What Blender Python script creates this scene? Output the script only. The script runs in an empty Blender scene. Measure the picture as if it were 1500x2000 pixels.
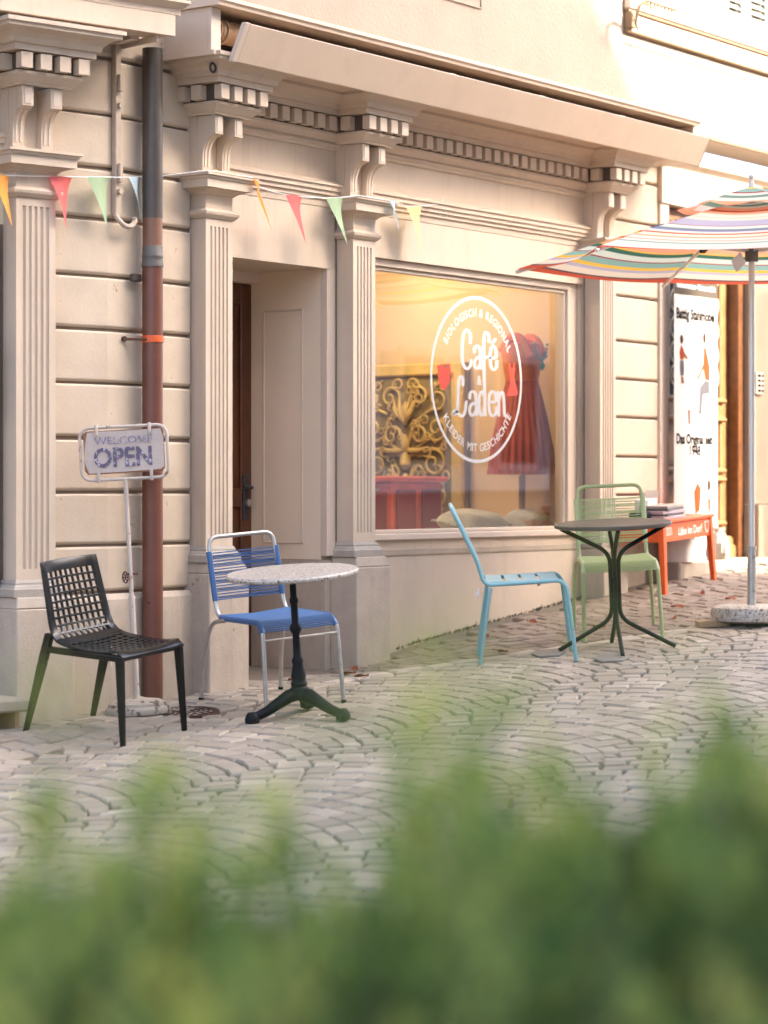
import bpy, math, random
import numpy as np
from mathutils import Vector, Matrix, Euler
random.seed(7); rng = np.random.default_rng(7)
R = math.radians
S = bpy.context.scene
C = S.collection

# ------------------------------------------------------------------ camera, world, sun, exposure
cd = bpy.data.cameras.new('camera'); cam = bpy.data.objects.new('camera', cd); C.objects.link(cam)
cd.sensor_fit = 'VERTICAL'; cd.sensor_height = 36; cd.sensor_width = 27
cd.lens = 4800 / 2000 * 36
cd.shift_y = -41 / 2000
cd.clip_start = .05; cd.clip_end = 400
cam.location = (-10, -8.45, 1.1)
cam.rotation_euler = (R(90), 0, -math.atan2(.8146, .5801))
cd.dof.use_dof = True; cd.dof.focus_distance = 13.2; cd.dof.aperture_fstop = 2.1
S.camera = cam

SUN_TO = Vector((.35, -.78, .52)).normalized()
el = math.asin(SUN_TO.z); az = math.atan2(SUN_TO.x, SUN_TO.y)
w = bpy.data.worlds.new('World'); S.world = w; w.use_nodes = True
nt = w.node_tree; bg = nt.nodes['Background']
sky = nt.nodes.new('ShaderNodeTexSky'); sky.sky_type = 'NISHITA'; sky.sun_disc = False
sky.sun_elevation = el; sky.sun_rotation = az
sky.air_density = 0.6; sky.dust_density = 5.0; sky.ozone_density = 0.2
nt.links.new(sky.outputs[0], bg.inputs[0]); bg.inputs[1].default_value = .15
sd = bpy.data.lights.new('sun', 'SUN'); sd.energy = 2.8; sd.angle = R(.8); sd.color = (1, .90, .76)
sun = bpy.data.objects.new('sun', sd); C.objects.link(sun)
sun.rotation_euler = SUN_TO.to_track_quat('Z', 'Y').to_euler()
S.view_settings.view_transform = 'Standard'; S.view_settings.look = 'None'
S.view_settings.exposure = 3.22; S.view_settings.gamma = 1
S.cycles.use_denoising = True
S.cycles.max_bounces = 10; S.cycles.diffuse_bounces = 5; S.cycles.transparent_max_bounces = 16
S.cycles.caustics_reflective = False; S.cycles.caustics_refractive = False

# ------------------------------------------------------------------ helpers
def link(o, parent=None):
    C.objects.link(o)
    if parent is not None: o.parent = parent
    return o
def thing(name, label, cat, loc=(0, 0, 0), rot=None, group=None):
    o = bpy.data.objects.new(name, None); C.objects.link(o); o.empty_display_size = .1
    o.location = loc
    if rot is not None: o.rotation_euler = rot
    o['label'] = label; o['category'] = cat
    if group: o['group'] = group
    return o
def tag(o, label, cat, group=None):
    o['label'] = label; o['category'] = cat
    if group: o['group'] = group
    return o

class MB:
    def __init__(s, T=None): s.v = []; s.f = []; s.T = T; s.uv = None
    def add(s, vs, fs):
        n = len(s.v)
        s.v += [tuple(s.T(*p)) for p in vs] if s.T else [tuple(p) for p in vs]
        s.f += [tuple(i + n for i in f) for f in fs]; return s
    def box(s, x0, x1, y0, y1, z0, z1):
        if x0 > x1: x0, x1 = x1, x0
        if y0 > y1: y0, y1 = y1, y0
        if z0 > z1: z0, z1 = z1, z0
        return s.add([(x0,y0,z0),(x1,y0,z0),(x1,y1,z0),(x0,y1,z0),(x0,y0,z1),(x1,y0,z1),(x1,y1,z1),(x0,y1,z1)],
                     [(3,2,1,0),(4,5,6,7),(0,1,5,4),(1,2,6,5),(2,3,7,6),(3,0,4,7)])
    def prism(s, poly, f0, f1):
        """poly: 2D points; f0,f1 map (a,b)->3D for both ends"""
        n = len(poly)
        return s.add([f0(*p) for p in poly] + [f1(*p) for p in poly],
                     [tuple(range(n))[::-1], tuple(range(n, 2*n))] + [(i, (i+1) % n, n+(i+1) % n, n+i) for i in range(n)])
    def plan(s, poly, z0, z1):
        return s.prism(poly, lambda x, y: (x, y, z0), lambda x, y: (x, y, z1))
    def sweep(s, path, prof, caps=True):
        """mitred moulding: path in plan (x,y) walking so that the outside is on the right; prof = closed list of (d,z)"""
        n = len(path); offs = []
        for i in range(n):
            def nrm(a, b):
                dx, dy = b[0]-a[0], b[1]-a[1]; l = math.hypot(dx, dy); return (dy/l, -dx/l)
            if i == 0: m = nrm(path[0], path[1])
            elif i == n-1: m = nrm(path[-2], path[-1])
            else:
                a = nrm(path[i-1], path[i]); b = nrm(path[i], path[i+1])
                k = 1 + a[0]*b[0] + a[1]*b[1]; k = max(k, .2)
                m = ((a[0]+b[0])/k, (a[1]+b[1])/k)
            offs.append(m)
        k = len(prof); vs = []
        for (x, y), (mx, my) in zip(path, offs):
            vs += [(x+mx*d, y+my*d, z) for d, z in prof]
        fs = []
        for i in range(n-1):
            for j in range(k):
                fs.append((i*k+j, i*k+(j+1) % k, (i+1)*k+(j+1) % k, (i+1)*k+j))
        if caps: fs += [tuple(range(k))[::-1], tuple((n-1)*k+j for j in range(k))]
        return s.add(vs, fs)
    def tube(s, pts, r, n=8, closed=False, caps=True):
        pts = [Vector(p) for p in pts]; m = len(pts)
        rs = r if isinstance(r, (list, tuple)) else [r]*m
        vs = []; fs = []; up = None
        for i, p in enumerate(pts):
            if closed: t = pts[(i+1) % m]-pts[i-1]
            else: t = pts[min(i+1, m-1)]-pts[max(i-1, 0)]
            t = t.normalized() if t.length > 1e-9 else Vector((0, 0, 1))
            if up is None:
                up = Vector((0, 0, 1)) if abs(t.z) < .9 else Vector((1, 0, 0))
            a = up - t*up.dot(t)
            if a.length < 1e-5: a = t.orthogonal()
            a.normalize(); b = t.cross(a); up = a
            for j in range(n):
                q = 2*math.pi*j/n
                vs.append(tuple(p + (a*math.cos(q)+b*math.sin(q))*rs[i]))
        for i in range(m if closed else m-1):
            k = (i+1) % m
            for j in range(n):
                fs.append((i*n+j, i*n+(j+1) % n, k*n+(j+1) % n, k*n+j))
        if caps and not closed: fs += [tuple(range(n))[::-1], tuple((m-1)*n+j for j in range(n))]
        return s.add(vs, fs)
    def lathe(s, prof, n=24, c=(0, 0, 0), wob=None):
        vs = []; fs = []; k = len(prof)
        for i, (r, z) in enumerate(prof):
            for j in range(n):
                q = 2*math.pi*j/n; rr = r*(wob(q, z) if wob else 1)
                vs.append((c[0]+rr*math.cos(q), c[1]+rr*math.sin(q), c[2]+z))
        for i in range(k-1):
            for j in range(n):
                fs.append((i*n+j, i*n+(j+1) % n, (i+1)*n+(j+1) % n, (i+1)*n+j))
        fs += [tuple(range(n))[::-1], tuple((k-1)*n+j for j in range(n))]
        return s.add(vs, fs)
    def ribbon(s, pts, wd, M, th=.0):
        """flat stroke with round ends; pts 2D; M maps (a,b)->3D"""
        L = []; Rr = []; n = len(pts)
        for i, (x, y) in enumerate(pts):
            a = pts[max(i-1, 0)]; b = pts[min(i+1, n-1)]
            dx, dy = b[0]-a[0], b[1]-a[1]; l = math.hypot(dx, dy) or 1
            nx, ny = -dy/l*wd/2, dx/l*wd/2
            L.append((x+nx, y+ny)); Rr.append((x-nx, y-ny))
        def lift(p, e): return (p[0], p[1]-e, p[2])
        for i in range(n-1):
            e = .00003*(i % 9)
            s.add([lift(M(*q), e) for q in (L[i], L[i+1], Rr[i+1], Rr[i])], [(0, 1, 2, 3)])
        for k, (x, y) in enumerate(pts):
            if k in (0, n-1) or k % 2 == 0:
                s.add([lift(M(x+wd/2*math.cos(2*math.pi*j/12), y+wd/2*math.sin(2*math.pi*j/12)), .00030+.00002*(k % 4)) for j in range(12)], [tuple(range(12))])
        return s
    def build(s, name, m, parent=None, bevel=0, smooth=False, seg=1, weld=False):
        me = bpy.data.meshes.new(name); me.from_pydata(s.v, [], s.f); me.update()
        o = bpy.data.objects.new(name, me); link(o, parent)
        if m: me.materials.append(m)
        import bmesh
        b = bmesh.new(); b.from_mesh(me)
        if weld: bmesh.ops.remove_doubles(b, verts=b.verts, dist=1e-5)
        bmesh.ops.recalc_face_normals(b, faces=b.faces); b.to_mesh(me); b.free()
        if smooth:
            me.polygons.foreach_set('use_smooth', [True]*len(me.polygons))
            try:
                me.set_sharp_from_angle(angle=R(40))
            except Exception: pass
        if bevel:
            md = o.modifiers.new('bevel', 'BEVEL'); md.width = bevel; md.segments = seg; md.limit_method = 'ANGLE'; md.angle_limit = R(35)
        return o
def smooth_path(pts, k=6, closed=False):
    P = [np.array(p, float) for p in pts]; n = len(P); out = []
    rngi = range(n if closed else n-1)
    for i in rngi:
        p1, p2 = P[i], P[(i+1) % n]
        p0 = P[i-1] if (i > 0 or closed) else p1*2-p2
        p3 = P[(i+2) % n] if (i+2 < n or closed) else p2*2-p1
        for j in range(k):
            t = j/k
            out.append(tuple(.5*((2*p1)+(-p0+p2)*t+(2*p0-5*p1+4*p2-p3)*t*t+(-p0+3*p1-3*p2+p3)*t**3)))
    if not closed: out.append(tuple(P[-1]))
    return out
def fillet(pts, r=.05, k=5):
    """polyline with rounded corners"""
    P = [Vector(p) for p in pts]; out = [P[0]]
    for i in range(1, len(P)-1):
        a = (P[i-1]-P[i]); b = (P[i+1]-P[i]); q = min(r, a.length*.49, b.length*.49)
        s0 = P[i]+a.normalized()*q; s1 = P[i]+b.normalized()*q
        for j in range(k+1):
            t = j/k; out.append(s0*(1-t)**2+P[i]*2*t*(1-t)+s1*t*t)
    out.append(P[-1]); return out
_txt = {}
def text_mesh(body, size, align='CENTER', bold=0.0):
    key = (body, size, align, bold)
    if key in _txt: return _txt[key]
    cu = bpy.data.curves.new('t', 'FONT'); cu.body = body; cu.size = size; cu.align_x = align; cu.offset = bold; cu.resolution_u = 3
    o = bpy.data.objects.new('t', cu); C.objects.link(o)
    dg = bpy.context.evaluated_depsgraph_get(); me = bpy.data.meshes.new_from_object(o.evaluated_get(dg))
    vs = [tuple(v.co) for v in me.vertices]; fs = [tuple(p.vertices) for p in me.polygons]
    bpy.data.objects.remove(o); bpy.data.curves.remove(cu); bpy.data.meshes.remove(me)
    _txt[key] = (vs, fs); return vs, fs

# ------------------------------------------------------------------ materials
def nodes(name):
    m = bpy.data.materials.new(name); m.use_nodes = True; t = m.node_tree
    return m, t, t.nodes['Principled BSDF']
def mat(name, col, rough=.6, metal=0., var=.0, vscale=6., bump=0., bscale=120., spec=.5, col2=None, streak=0., streakcol=(.2,.15,.1), local=False, sheen=0, chips=None):
    m, t, p = nodes(name); N = t.nodes.new; L = t.links.new
    p.inputs['Roughness'].default_value = rough; p.inputs['Metallic'].default_value = metal
    p.inputs['Specular IOR Level'].default_value = spec
    if sheen: p.inputs['Sheen Weight'].default_value = sheen
    tc = N('ShaderNodeTexCoord'); geo = N('ShaderNodeNewGeometry')
    pos = tc.outputs['Object'] if local else geo.outputs['Position']
    out = None
    if var or col2:
        nz = N('ShaderNodeTexNoise'); nz.inputs['Scale'].default_value = vscale; nz.inputs['Detail'].default_value = 6; nz.inputs['Roughness'].default_value = .65
        L(pos, nz.inputs['Vector'])
        mr = N('ShaderNodeMapRange'); mr.inputs['From Min'].default_value = .3; mr.inputs['From Max'].default_value = .7
        L(nz.outputs[0], mr.inputs['Value'])
        mx = N('ShaderNodeMix'); mx.data_type = 'RGBA'
        c2 = col2 if col2 else tuple(c*(1-var) for c in col)
        mx.inputs[6].default_value = (*c2, 1); mx.inputs[7].default_value = (*col, 1)
        L(mr.outputs[0], mx.inputs[0]); out = mx.outputs[2]
    if streak:
        mp = N('ShaderNodeMapping'); mp.inputs['Scale'].default_value = (9, 9, .7); L(pos, mp.inputs['Vector'])
        n2 = N('ShaderNodeTexNoise'); n2.inputs['Scale'].default_value = 1.; n2.inputs['Detail'].default_value = 7; n2.inputs['Roughness'].default_value = .7
        L(mp.outputs[0], n2.inputs['Vector'])
        r2 = N('ShaderNodeMapRange'); r2.inputs['From Min'].default_value = .52; r2.inputs['From Max'].default_value = .8; r2.inputs['To Max'].default_value = streak
        L(n2.outputs[0], r2.inputs['Value'])
        m2 = N('ShaderNodeMix'); m2.data_type = 'RGBA'
        if out: L(out, m2.inputs[6])
        else: m2.inputs[6].default_value = (*col, 1)
        m2.inputs[7].default_value = (*streakcol, 1); L(r2.outputs[0], m2.inputs[0]); out = m2.outputs[2]
    if chips:
        ccol, camt, cs = chips
        n3 = N('ShaderNodeTexNoise'); n3.inputs['Scale'].default_value = cs; n3.inputs['Detail'].default_value = 8; n3.inputs['Roughness'].default_value = .75
        L(pos, n3.inputs['Vector'])
        r3 = N('ShaderNodeMapRange'); r3.inputs['From Min'].default_value = 1-camt; r3.inputs['From Max'].default_value = 1-camt+.03
        L(n3.outputs[0], r3.inputs['Value'])
        m3 = N('ShaderNodeMix'); m3.data_type = 'RGBA'
        if out: L(out, m3.inputs[6])
        else: m3.inputs[6].default_value = (*col, 1)
        m3.inputs[7].default_value = (*ccol, 1); L(r3.outputs[0], m3.inputs[0]); out = m3.outputs[2]
    if out: L(out, p.inputs['Base Color'])
    else: p.inputs['Base Color'].default_value = (*col, 1)
    if bump:
        nb = N('ShaderNodeTexNoise'); nb.inputs['Scale'].default_value = bscale; nb.inputs['Detail'].default_value = 5
        L(pos, nb.inputs['Vector']); bp = N('ShaderNodeBump'); bp.inputs['Strength'].default_value = bump; bp.inputs['Distance'].default_value = .01
        L(nb.outputs[0], bp.inputs['Height']); L(bp.outputs[0], p.inputs['Normal'])
    return m
BEI = (.56, .452, .345)
M = {}
M['pier'] = mat('beige_pier_stone', (.33,.245,.165), .8, var=.12, vscale=5, bump=.1)
M['paint'] = mat('cream_paint', BEI, .55, var=.10, vscale=3.5, bump=.10, bscale=160, streak=.45, streakcol=(.32,.23,.15), chips=((.36,.27,.18), .335, 26))
M['stone'] = mat('painted_stone', (.54,.438,.33), .7, var=.16, vscale=4.5, bump=.13, bscale=70, streak=.25, streakcol=(.30,.22,.15), chips=((.34,.25,.17), .36, 9))
M['plinth'] = mat('plinth_stone', (.48,.40,.315), .8, var=.17, vscale=7, bump=.25, bscale=70, streak=.35, streakcol=(.2,.155,.11), chips=((.24,.19,.14), .36, 14))
M['reveal'] = mat('pale_reveal_paint', (.72,.60,.46), .55, var=.06, vscale=3)
M['sillwall'] = mat('cream_base_wall', (.54,.445,.345), .75, var=.12, vscale=3, bump=.12, bscale=60, streak=.4, streakcol=(.33,.25,.18), chips=((.30,.23,.17), .33, 12))
M['basestone'] = mat('grey_base_stone', (.38,.335,.28), .75, var=.2, vscale=12, bump=.3, bscale=120)
M['plaster'] = mat('rough_plaster', (.325,.262,.205), .85, var=.12, vscale=3, bump=.5, bscale=45, streak=.22, streakcol=(.36,.27,.2))
M['trim'] = mat('white_trim', (.60,.49,.39), .45, var=.06, vscale=5)
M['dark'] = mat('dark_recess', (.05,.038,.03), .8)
M['joint'] = mat('joint_mortar', (.27,.205,.15), .9, var=.3)
M['dentgap'] = mat('dentil_gap_shade', (.085,.06,.042), .8, var=.2)  # shade in the gaps between dentils, put into the dark backing colour
M['woodred'] = mat('red_brown_door_wood', (.115,.036,.013), .38, col2=(.075,.022,.008), vscale=14)
M['wooddoor'] = mat('oak_door_wood', (.27,.145,.055), .45, col2=(.19,.095,.032), vscale=10, bump=.1)
M['woodframe'] = mat('brown_door_frame', (.19,.07,.018), .45, col2=(.10,.033,.01), vscale=12)
M['iron'] = mat('white_ironwork', (.62,.56,.48), .5)
M['bracketiron'] = mat('painted_iron', (.46,.37,.285), .5, var=.25, vscale=20, chips=((.16,.09,.05), .35, 40))
M['black'] = mat('black_metal', (.005,.0055,.008), .5, spec=.15, bump=.03)
M['blackplastic'] = mat('black_gloss_plastic', (.003,.003,.003), .22, spec=.35)
M['castiron'] = mat('cast_iron', (.006,.008,.009), .55, spec=.18, bump=.3, bscale=80)
M['zinc'] = mat('zinc_metal', (.15,.135,.12), .55, metal=.4, var=.25, vscale=9, bump=.05)
M['pipegrey'] = mat('dark_grey_pipe', (.085,.07,.058), .42, metal=.3, col2=(.06,.048,.04), vscale=5)
M['pipebrown'] = mat('red_brown_pipe', (.155,.054,.032), .33, col2=(.115,.040,.024), vscale=6, chips=((.5,.42,.36), .26, 7))
M['pipecopper'] = mat('brown_coupling', (.20,.095,.055), .4, var=.2)
M['orangeclamp'] = mat('orange_clamp_paint', (.62,.10,.02), .4)
M['galv'] = mat('galvanised_steel', (.50,.485,.45), .38, metal=.75, var=.2, vscale=25)
M['alu'] = mat('aluminium', (.66,.63,.59), .36, metal=.5)
M['bluecord'] = mat('blue_plastic_cord', (.035,.10,.235), .4)
M['green'] = mat('pale_green_paint', (.40,.47,.215), .4, var=.12, vscale=9, local=True, chips=((.22,.19,.15), .31, 45))
M['greencord'] = mat('pale_green_cord', (.45,.53,.26), .4)
M['cyan'] = mat('light_blue_paint', (.21,.43,.46), .38, var=.12, vscale=9, local=True, chips=((.22,.19,.15), .31, 45))
M['orange'] = mat('orange_red_paint', (.80,.115,.018), .42, var=.1, vscale=10, local=True)
M['tabletop'] = mat('dark_table_laminate', (.075,.062,.05), .45, spec=.4)
M['white'] = mat('white_vinyl', (.80,.78,.74), .5)
M['paper'] = mat('paper', (.70,.66,.62), .7, var=.06, vscale=30)
M['greypaper'] = mat('grey_print', (.34,.29,.25), .7)
M['darkprint'] = mat('dark_print', (.012,.007,.006), .8, spec=.02)
M['redvinyl'] = mat('red_vinyl', (.82,.08,.04), .45)
M['tag'] = mat('white_tag', (.78,.76,.74), .6)
M['cushion'] = mat('grey_cushion', (.52,.50,.43), .9, var=.15, vscale=40, bump=.3, bscale=200)
M['dress'] = mat('rust_red_cloth', (.46,.10,.058), .85, col2=(.36,.07,.04), vscale=7)
M['dresstop'] = mat('red_orange_cloth', (.58,.09,.04), .8, col2=(.60,.22,.05), vscale=11)
M['ochre'] = mat('ochre_wall', (.70,.50,.27), .85, var=.08, vscale=2)
M['intwhite'] = mat('interior_white', (.7,.62,.5), .8)
M['carved'] = mat('gold_carved_wood', (.72,.50,.17), .5, col2=(.52,.38,.11), vscale=9)
M['carvedback'] = mat('carved_ground', (.33,.24,.085), .7, var=.3, vscale=12)
M['redwood'] = mat('red_lacquer_wood', (.78,.13,.035), .3, var=.3, vscale=9)
M['darkred'] = mat('dark_red_wood', (.26,.03,.013), .3)
M['floorwood'] = mat('floor_boards', (.3,.2,.11), .6, var=.2)
M['tan'] = mat('tan_wood', (.42,.28,.15), .6, var=.2, vscale=12)
M['rust'] = mat('rusty_iron', (.10,.045,.028), .8, var=.4, vscale=30, bump=.4)
M['slate'] = mat('slate_tile', (.22,.20,.175), .6, var=.2, vscale=20)
M['leafdry'] = mat('dry_leaf', (.33,.085,.03), .7, var=.4, vscale=60)
M['teal'] = mat('teal_bead', (.05,.22,.26), .3)
M['potgreen'] = mat('green_glaze', (.03,.16,.08), .25)
M['shutter'] = mat('pale_grey_shutter', (.30,.30,.26), .6, var=.08)
M['sillstone'] = mat('sandstone_sill', (.22,.145,.08), .75, var=.15, vscale=8)
M['roller'] = mat('striped_awning_roll', (.26,.13,.06), .8, col2=(.42,.30,.18), vscale=16)
M['awnboard'] = mat('awning_board_paint', (.60,.475,.36), .5, var=.10, vscale=4, streak=.35, streakcol=(.38,.29,.2), chips=((.36,.28,.2), .33, 16))
M['step'] = mat('door_step_stone', (.42,.35,.27), .8, var=.25, vscale=8, bump=.3)
M['housewhite'] = mat('pale_house_render', (.75,.69,.60), .85, var=.08, vscale=.7)
M['houseglass'] = mat('house_window_glass', (.04,.045,.05), .08)
M['roof'] = mat('roof_tiles', (.22,.09,.055), .8, var=.25, vscale=4)
M['hook'] = mat('dark_hook', (.03,.03,.032), .5)

def peeling(name, base, under, amt=.37, sc=30):
    return mat(name, base, .6, var=.08, vscale=8, chips=(under, amt, sc), bump=.2, bscale=80)
M['oldwhite'] = peeling('peeling_white_paint', (.50,.42,.35), (.20,.11,.07), .41, 22)
M['signpaper'] = mat('crumpled_sign_paper', (.52,.425,.36), .55, var=.12, vscale=14, bump=.5, bscale=18, local=True)
M['signpurple'] = mat('faded_purple_print', (.105,.085,.135), .6, chips=((.56,.48,.50), .46, 42), local=True)
M['signbrown'] = mat('brown_backing', (.28,.13,.06), .7)

def terrazzo(name, base, dark, mid, sc):
    m, t, p = nodes(name); N = t.nodes.new; L = t.links.new
    g = N('ShaderNodeNewGeometry')
    vo = N('ShaderNodeTexVoronoi'); vo.inputs['Scale'].default_value = sc; L(g.outputs['Position'], vo.inputs['Vector'])
    cr = N('ShaderNodeValToRGB'); cr.color_ramp.interpolation = 'CONSTANT'
    e = cr.color_ramp.elements; e[0].color = (*base, 1); e[1].position = .45; e[1].color = (*mid, 1)
    a = e.new(.66); a.color = (*dark, 1); a = e.new(.76); a.color = (base[0]*1.25, base[1]*1.25, base[2]*1.25, 1)
    sp = N('ShaderNodeSeparateColor'); L(vo.outputs['Color'], sp.inputs[0]); L(sp.outputs[0], cr.inputs[0])
    L(cr.outputs[0], p.inputs['Base Color']); p.inputs['Roughness'].default_value = .4
    return m
M['marble'] = terrazzo('speckled_stone', (.40,.36,.31), (.11,.095,.08), (.29,.245,.20), 130)
M['concrete'] = terrazzo('exposed_aggregate', (.44,.39,.33), (.13,.11,.09), (.33,.28,.235), 110)

def glass_mat():
    m = bpy.data.materials.new('window_glass'); m.use_nodes = True; t = m.node_tree; t.nodes.clear(); N = t.nodes.new; L = t.links.new
    o = N('ShaderNodeOutputMaterial'); mx = N('ShaderNodeMixShader'); tr = N('ShaderNodeBsdfTransparent'); gl = N('ShaderNodeBsdfGlossy')
    gl.inputs['Roughness'].default_value = .0; gl.inputs['Color'].default_value = (1, 1, 1, 1)
    tr.inputs['Color'].default_value = (.96, .95, .92, 1)
    fr = N('ShaderNodeFresnel'); fr.inputs['IOR'].default_value = 1.55
    ma = N('ShaderNodeMath'); ma.operation = 'MULTIPLY'; ma.inputs[1].default_value = 2.0; ma.use_clamp = True
    L(fr.outputs[0], ma.inputs[0]); L(ma.outputs[0], mx.inputs[0]); L(tr.outputs[0], mx.inputs[1]); L(gl.outputs[0], mx.inputs[2]); L(mx.outputs[0], o.inputs[0])
    return m
M['glass'] = glass_mat()

def cloth(name, col, tr=.35):
    m = bpy.data.materials.new(name); m.use_nodes = True; t = m.node_tree; t.nodes.clear(); N = t.nodes.new; L = t.links.new
    o = N('ShaderNodeOutputMaterial'); mx = N('ShaderNodeMixShader'); d = N('ShaderNodeBsdfDiffuse'); r = N('ShaderNodeBsdfTranslucent')
    d.inputs[0].default_value = (*col, 1); r.inputs[0].default_value = (*col, 1); mx.inputs[0].default_value = tr
    L(d.outputs[0], mx.inputs[1]); L(r.outputs[0], mx.inputs[2]); L(mx.outputs[0], o.inputs[0]); return m
FL = {k: cloth('pennant_'+k, c) for k, c in dict(orange=(.90,.42,.11), red=(.80,.20,.19), green=(.42,.55,.36), blue=(.50,.62,.68), yellow=(.80,.68,.34)).items()}

# ------------------------------------------------------------------ ground levels
KF = [(-60,-1.2),(-30,-.9),(-10,-.5),(-4,-.2),(-1.3,-.065),(0.2,.012),(1.6,.08),(1.95,.105),(2.26,.165),(4.4,.39),(6,.54),(8,.70),(14,1.0),(80,1.8)]
KS = [(-60,-1.3),(-30,-1.0),(-10,-.58),(-4,-.33),(-1.5,-.13),(2.26,.18),(4.4,.365),(6,.5),(8,.65),(14,.95),(80,1.8)]
def lerpk(K, x):
    if x <= K[0][0]: return K[0][1]
    for (a, b), (c, d) in zip(K, K[1:]):
        if x <= c: return b+(d-b)*(x-a)/(c-a)
    return K[-1][1]
def g(x, y=0):
    s = min(1, max(0, (-.1-y)/.5)); s = s*s*(3-2*s)
    return lerpk(KF, x)*(1-s)+lerpk(KS, x)*s
def gn(x, y, h=.3):
    return Vector((-(g(x+h, y)-g(x-h, y))/(2*h), -(g(x, y+h)-g(x, y-h))/(2*h), 1)).normalized()
def ground_rot(x, y, th, k=1.0):
    n = gn(x, y); n = Vector((n.x*k, n.y*k, 1)).normalized()
    q = Vector((0, 0, 1)).rotation_difference(n)
    return (q.to_matrix() @ Matrix.Rotation(th, 3, 'Z')).to_euler()

# bay beside the bend in the street front: local (x,y) -> world
OX, OY = -.4, .11
EXx, EXy = .9736, -.2276
def TB(x, y, z): return (OX+x*EXx-y*EXy, OY+x*EXy+y*EXx, z)
def tb(x, y): return (OX+x*EXx-y*EXy, OY+x*EXy+y*EXx)

# ------------------------------------------------------------------ ground sheet and setts
def ground_material():
    m, t, p = nodes('street_joint_sand'); N = t.nodes.new; L = t.links.new
    geo = N('ShaderNodeNewGeometry')
    vo = N('ShaderNodeTexVoronoi'); vo.inputs['Scale'].default_value = 9; L(geo.outputs['Position'], vo.inputs['Vector'])
    nz = N('ShaderNodeTexNoise'); nz.inputs['Scale'].default_value = 14; nz.inputs['Detail'].default_value = 6; L(geo.outputs['Position'], nz.inputs['Vector'])
    mx = N('ShaderNodeMix'); mx.data_type = 'RGBA'; mx.inputs[6].default_value = (.12,.092,.066, 1); mx.inputs[7].default_value = (.23,.185,.14, 1)
    L(nz.outputs[0], mx.inputs[0]); L(mx.outputs[2], p.inputs['Base Color']); p.inputs['Roughness'].default_value = .95
    return m
M['ground'] = ground_material()
mb = MB()
xs = [-60,-40,-25,-16] + [-12+.5*i for i in range(53)] + [16,20,30,45,80]
ys = [-60,-40,-25,-17] + [-13+1*i for i in range(11)] + [-1.6,-1.2,-.9,-.75,-.6,-.5,-.4,-.3,-.2,-.1,.1,.3,.8,2,6,20]
for x in xs:
    for y in ys: mb.v.append((x, y, g(x, y)-.016))
ny = len(ys)
for i in range(len(xs)-1):
    for j in range(ny-1): mb.f.append((i*ny+j, (i+1)*ny+j, (i+1)*ny+j+1, i*ny+j+1))
ground = mb.build('street_ground', M['ground'], smooth=True); ground['kind'] = 'structure'

def sett_material():
    m, t, p = nodes('granite_setts'); N = t.nodes.new; L = t.links.new
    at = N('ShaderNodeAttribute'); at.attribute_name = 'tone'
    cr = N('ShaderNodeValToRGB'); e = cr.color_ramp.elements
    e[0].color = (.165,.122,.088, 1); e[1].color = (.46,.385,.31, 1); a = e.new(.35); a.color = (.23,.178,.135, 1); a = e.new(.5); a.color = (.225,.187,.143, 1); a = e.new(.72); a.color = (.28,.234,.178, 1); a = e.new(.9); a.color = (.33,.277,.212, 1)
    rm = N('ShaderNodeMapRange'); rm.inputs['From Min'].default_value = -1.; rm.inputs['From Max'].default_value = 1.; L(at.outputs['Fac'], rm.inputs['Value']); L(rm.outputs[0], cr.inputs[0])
    geo = N('ShaderNodeNewGeometry'); nz = N('ShaderNodeTexNoise'); nz.inputs['Scale'].default_value = 24; nz.inputs['Detail'].default_value = 8; nz.inputs['Roughness'].default_value = .7
    L(geo.outputs['Position'], nz.inputs['Vector'])
    mr = N('ShaderNodeMapRange'); mr.inputs['To Min'].default_value = .75; mr.inputs['To Max'].default_value = 1.25; L(nz.outputs[0], mr.inputs[0])
    nl = N('ShaderNodeTexNoise'); nl.inputs['Scale'].default_value = .9; nl.inputs['Detail'].default_value = 4; L(geo.outputs['Position'], nl.inputs['Vector'])
    ml = N('ShaderNodeMapRange'); ml.inputs['To Min'].default_value = .85; ml.inputs['To Max'].default_value = 1.4; L(nl.outputs[0], ml.inputs[0])
    mm = N('ShaderNodeMath'); mm.operation = 'MULTIPLY'; L(mr.outputs[0], mm.inputs[0]); L(ml.outputs[0], mm.inputs[1])
    vm = N('ShaderNodeVectorMath'); vm.operation = 'SCALE'; L(cr.outputs[0], vm.inputs[0]); L(mm.outputs[0], vm.inputs['Scale'])
    L(vm.outputs[0], p.inputs['Base Color']); p.inputs['Roughness'].default_value = .62
    bp = N('ShaderNodeBump'); bp.inputs['Strength'].default_value = .4; bp.inputs['Distance'].default_value = .006
    n2 = N('ShaderNodeTexNoise'); n2.inputs['Scale'].default_value = 60; n2.inputs['Detail'].default_value = 5; L(geo.outputs['Position'], n2.inputs['Vector'])
    L(n2.outputs[0], bp.inputs['Height']); L(bp.outputs[0], p.inputs['Normal'])
    return m
M['sett'] = sett_material()
CAMX, CAMY, CAMZ = -10, -8.45, 1.1
def proj(x, y, z):
    dx, dy = x-CAMX, y-CAMY; d = .8146*dx+.5801*dy; r = .5801*dx-.8146*dy
    if d < .1: return None
    return 750+4800*r/d, 959-4800*(z-CAMZ)/d, d
setts = []   # (cx, cy, angle, length, width, tone)
def kerb_y(x):  # the pale row of stones between footway and carriageway
    if x < .9: return -.42
    return -.42-(x-.9)*.385
def in_plan(x, y):
    if -.96 < x < 7.5 and y > -.06: return False
    if x <= -.96 and y > .15-(x+.96)*.23-.05: return False
    return True
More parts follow.
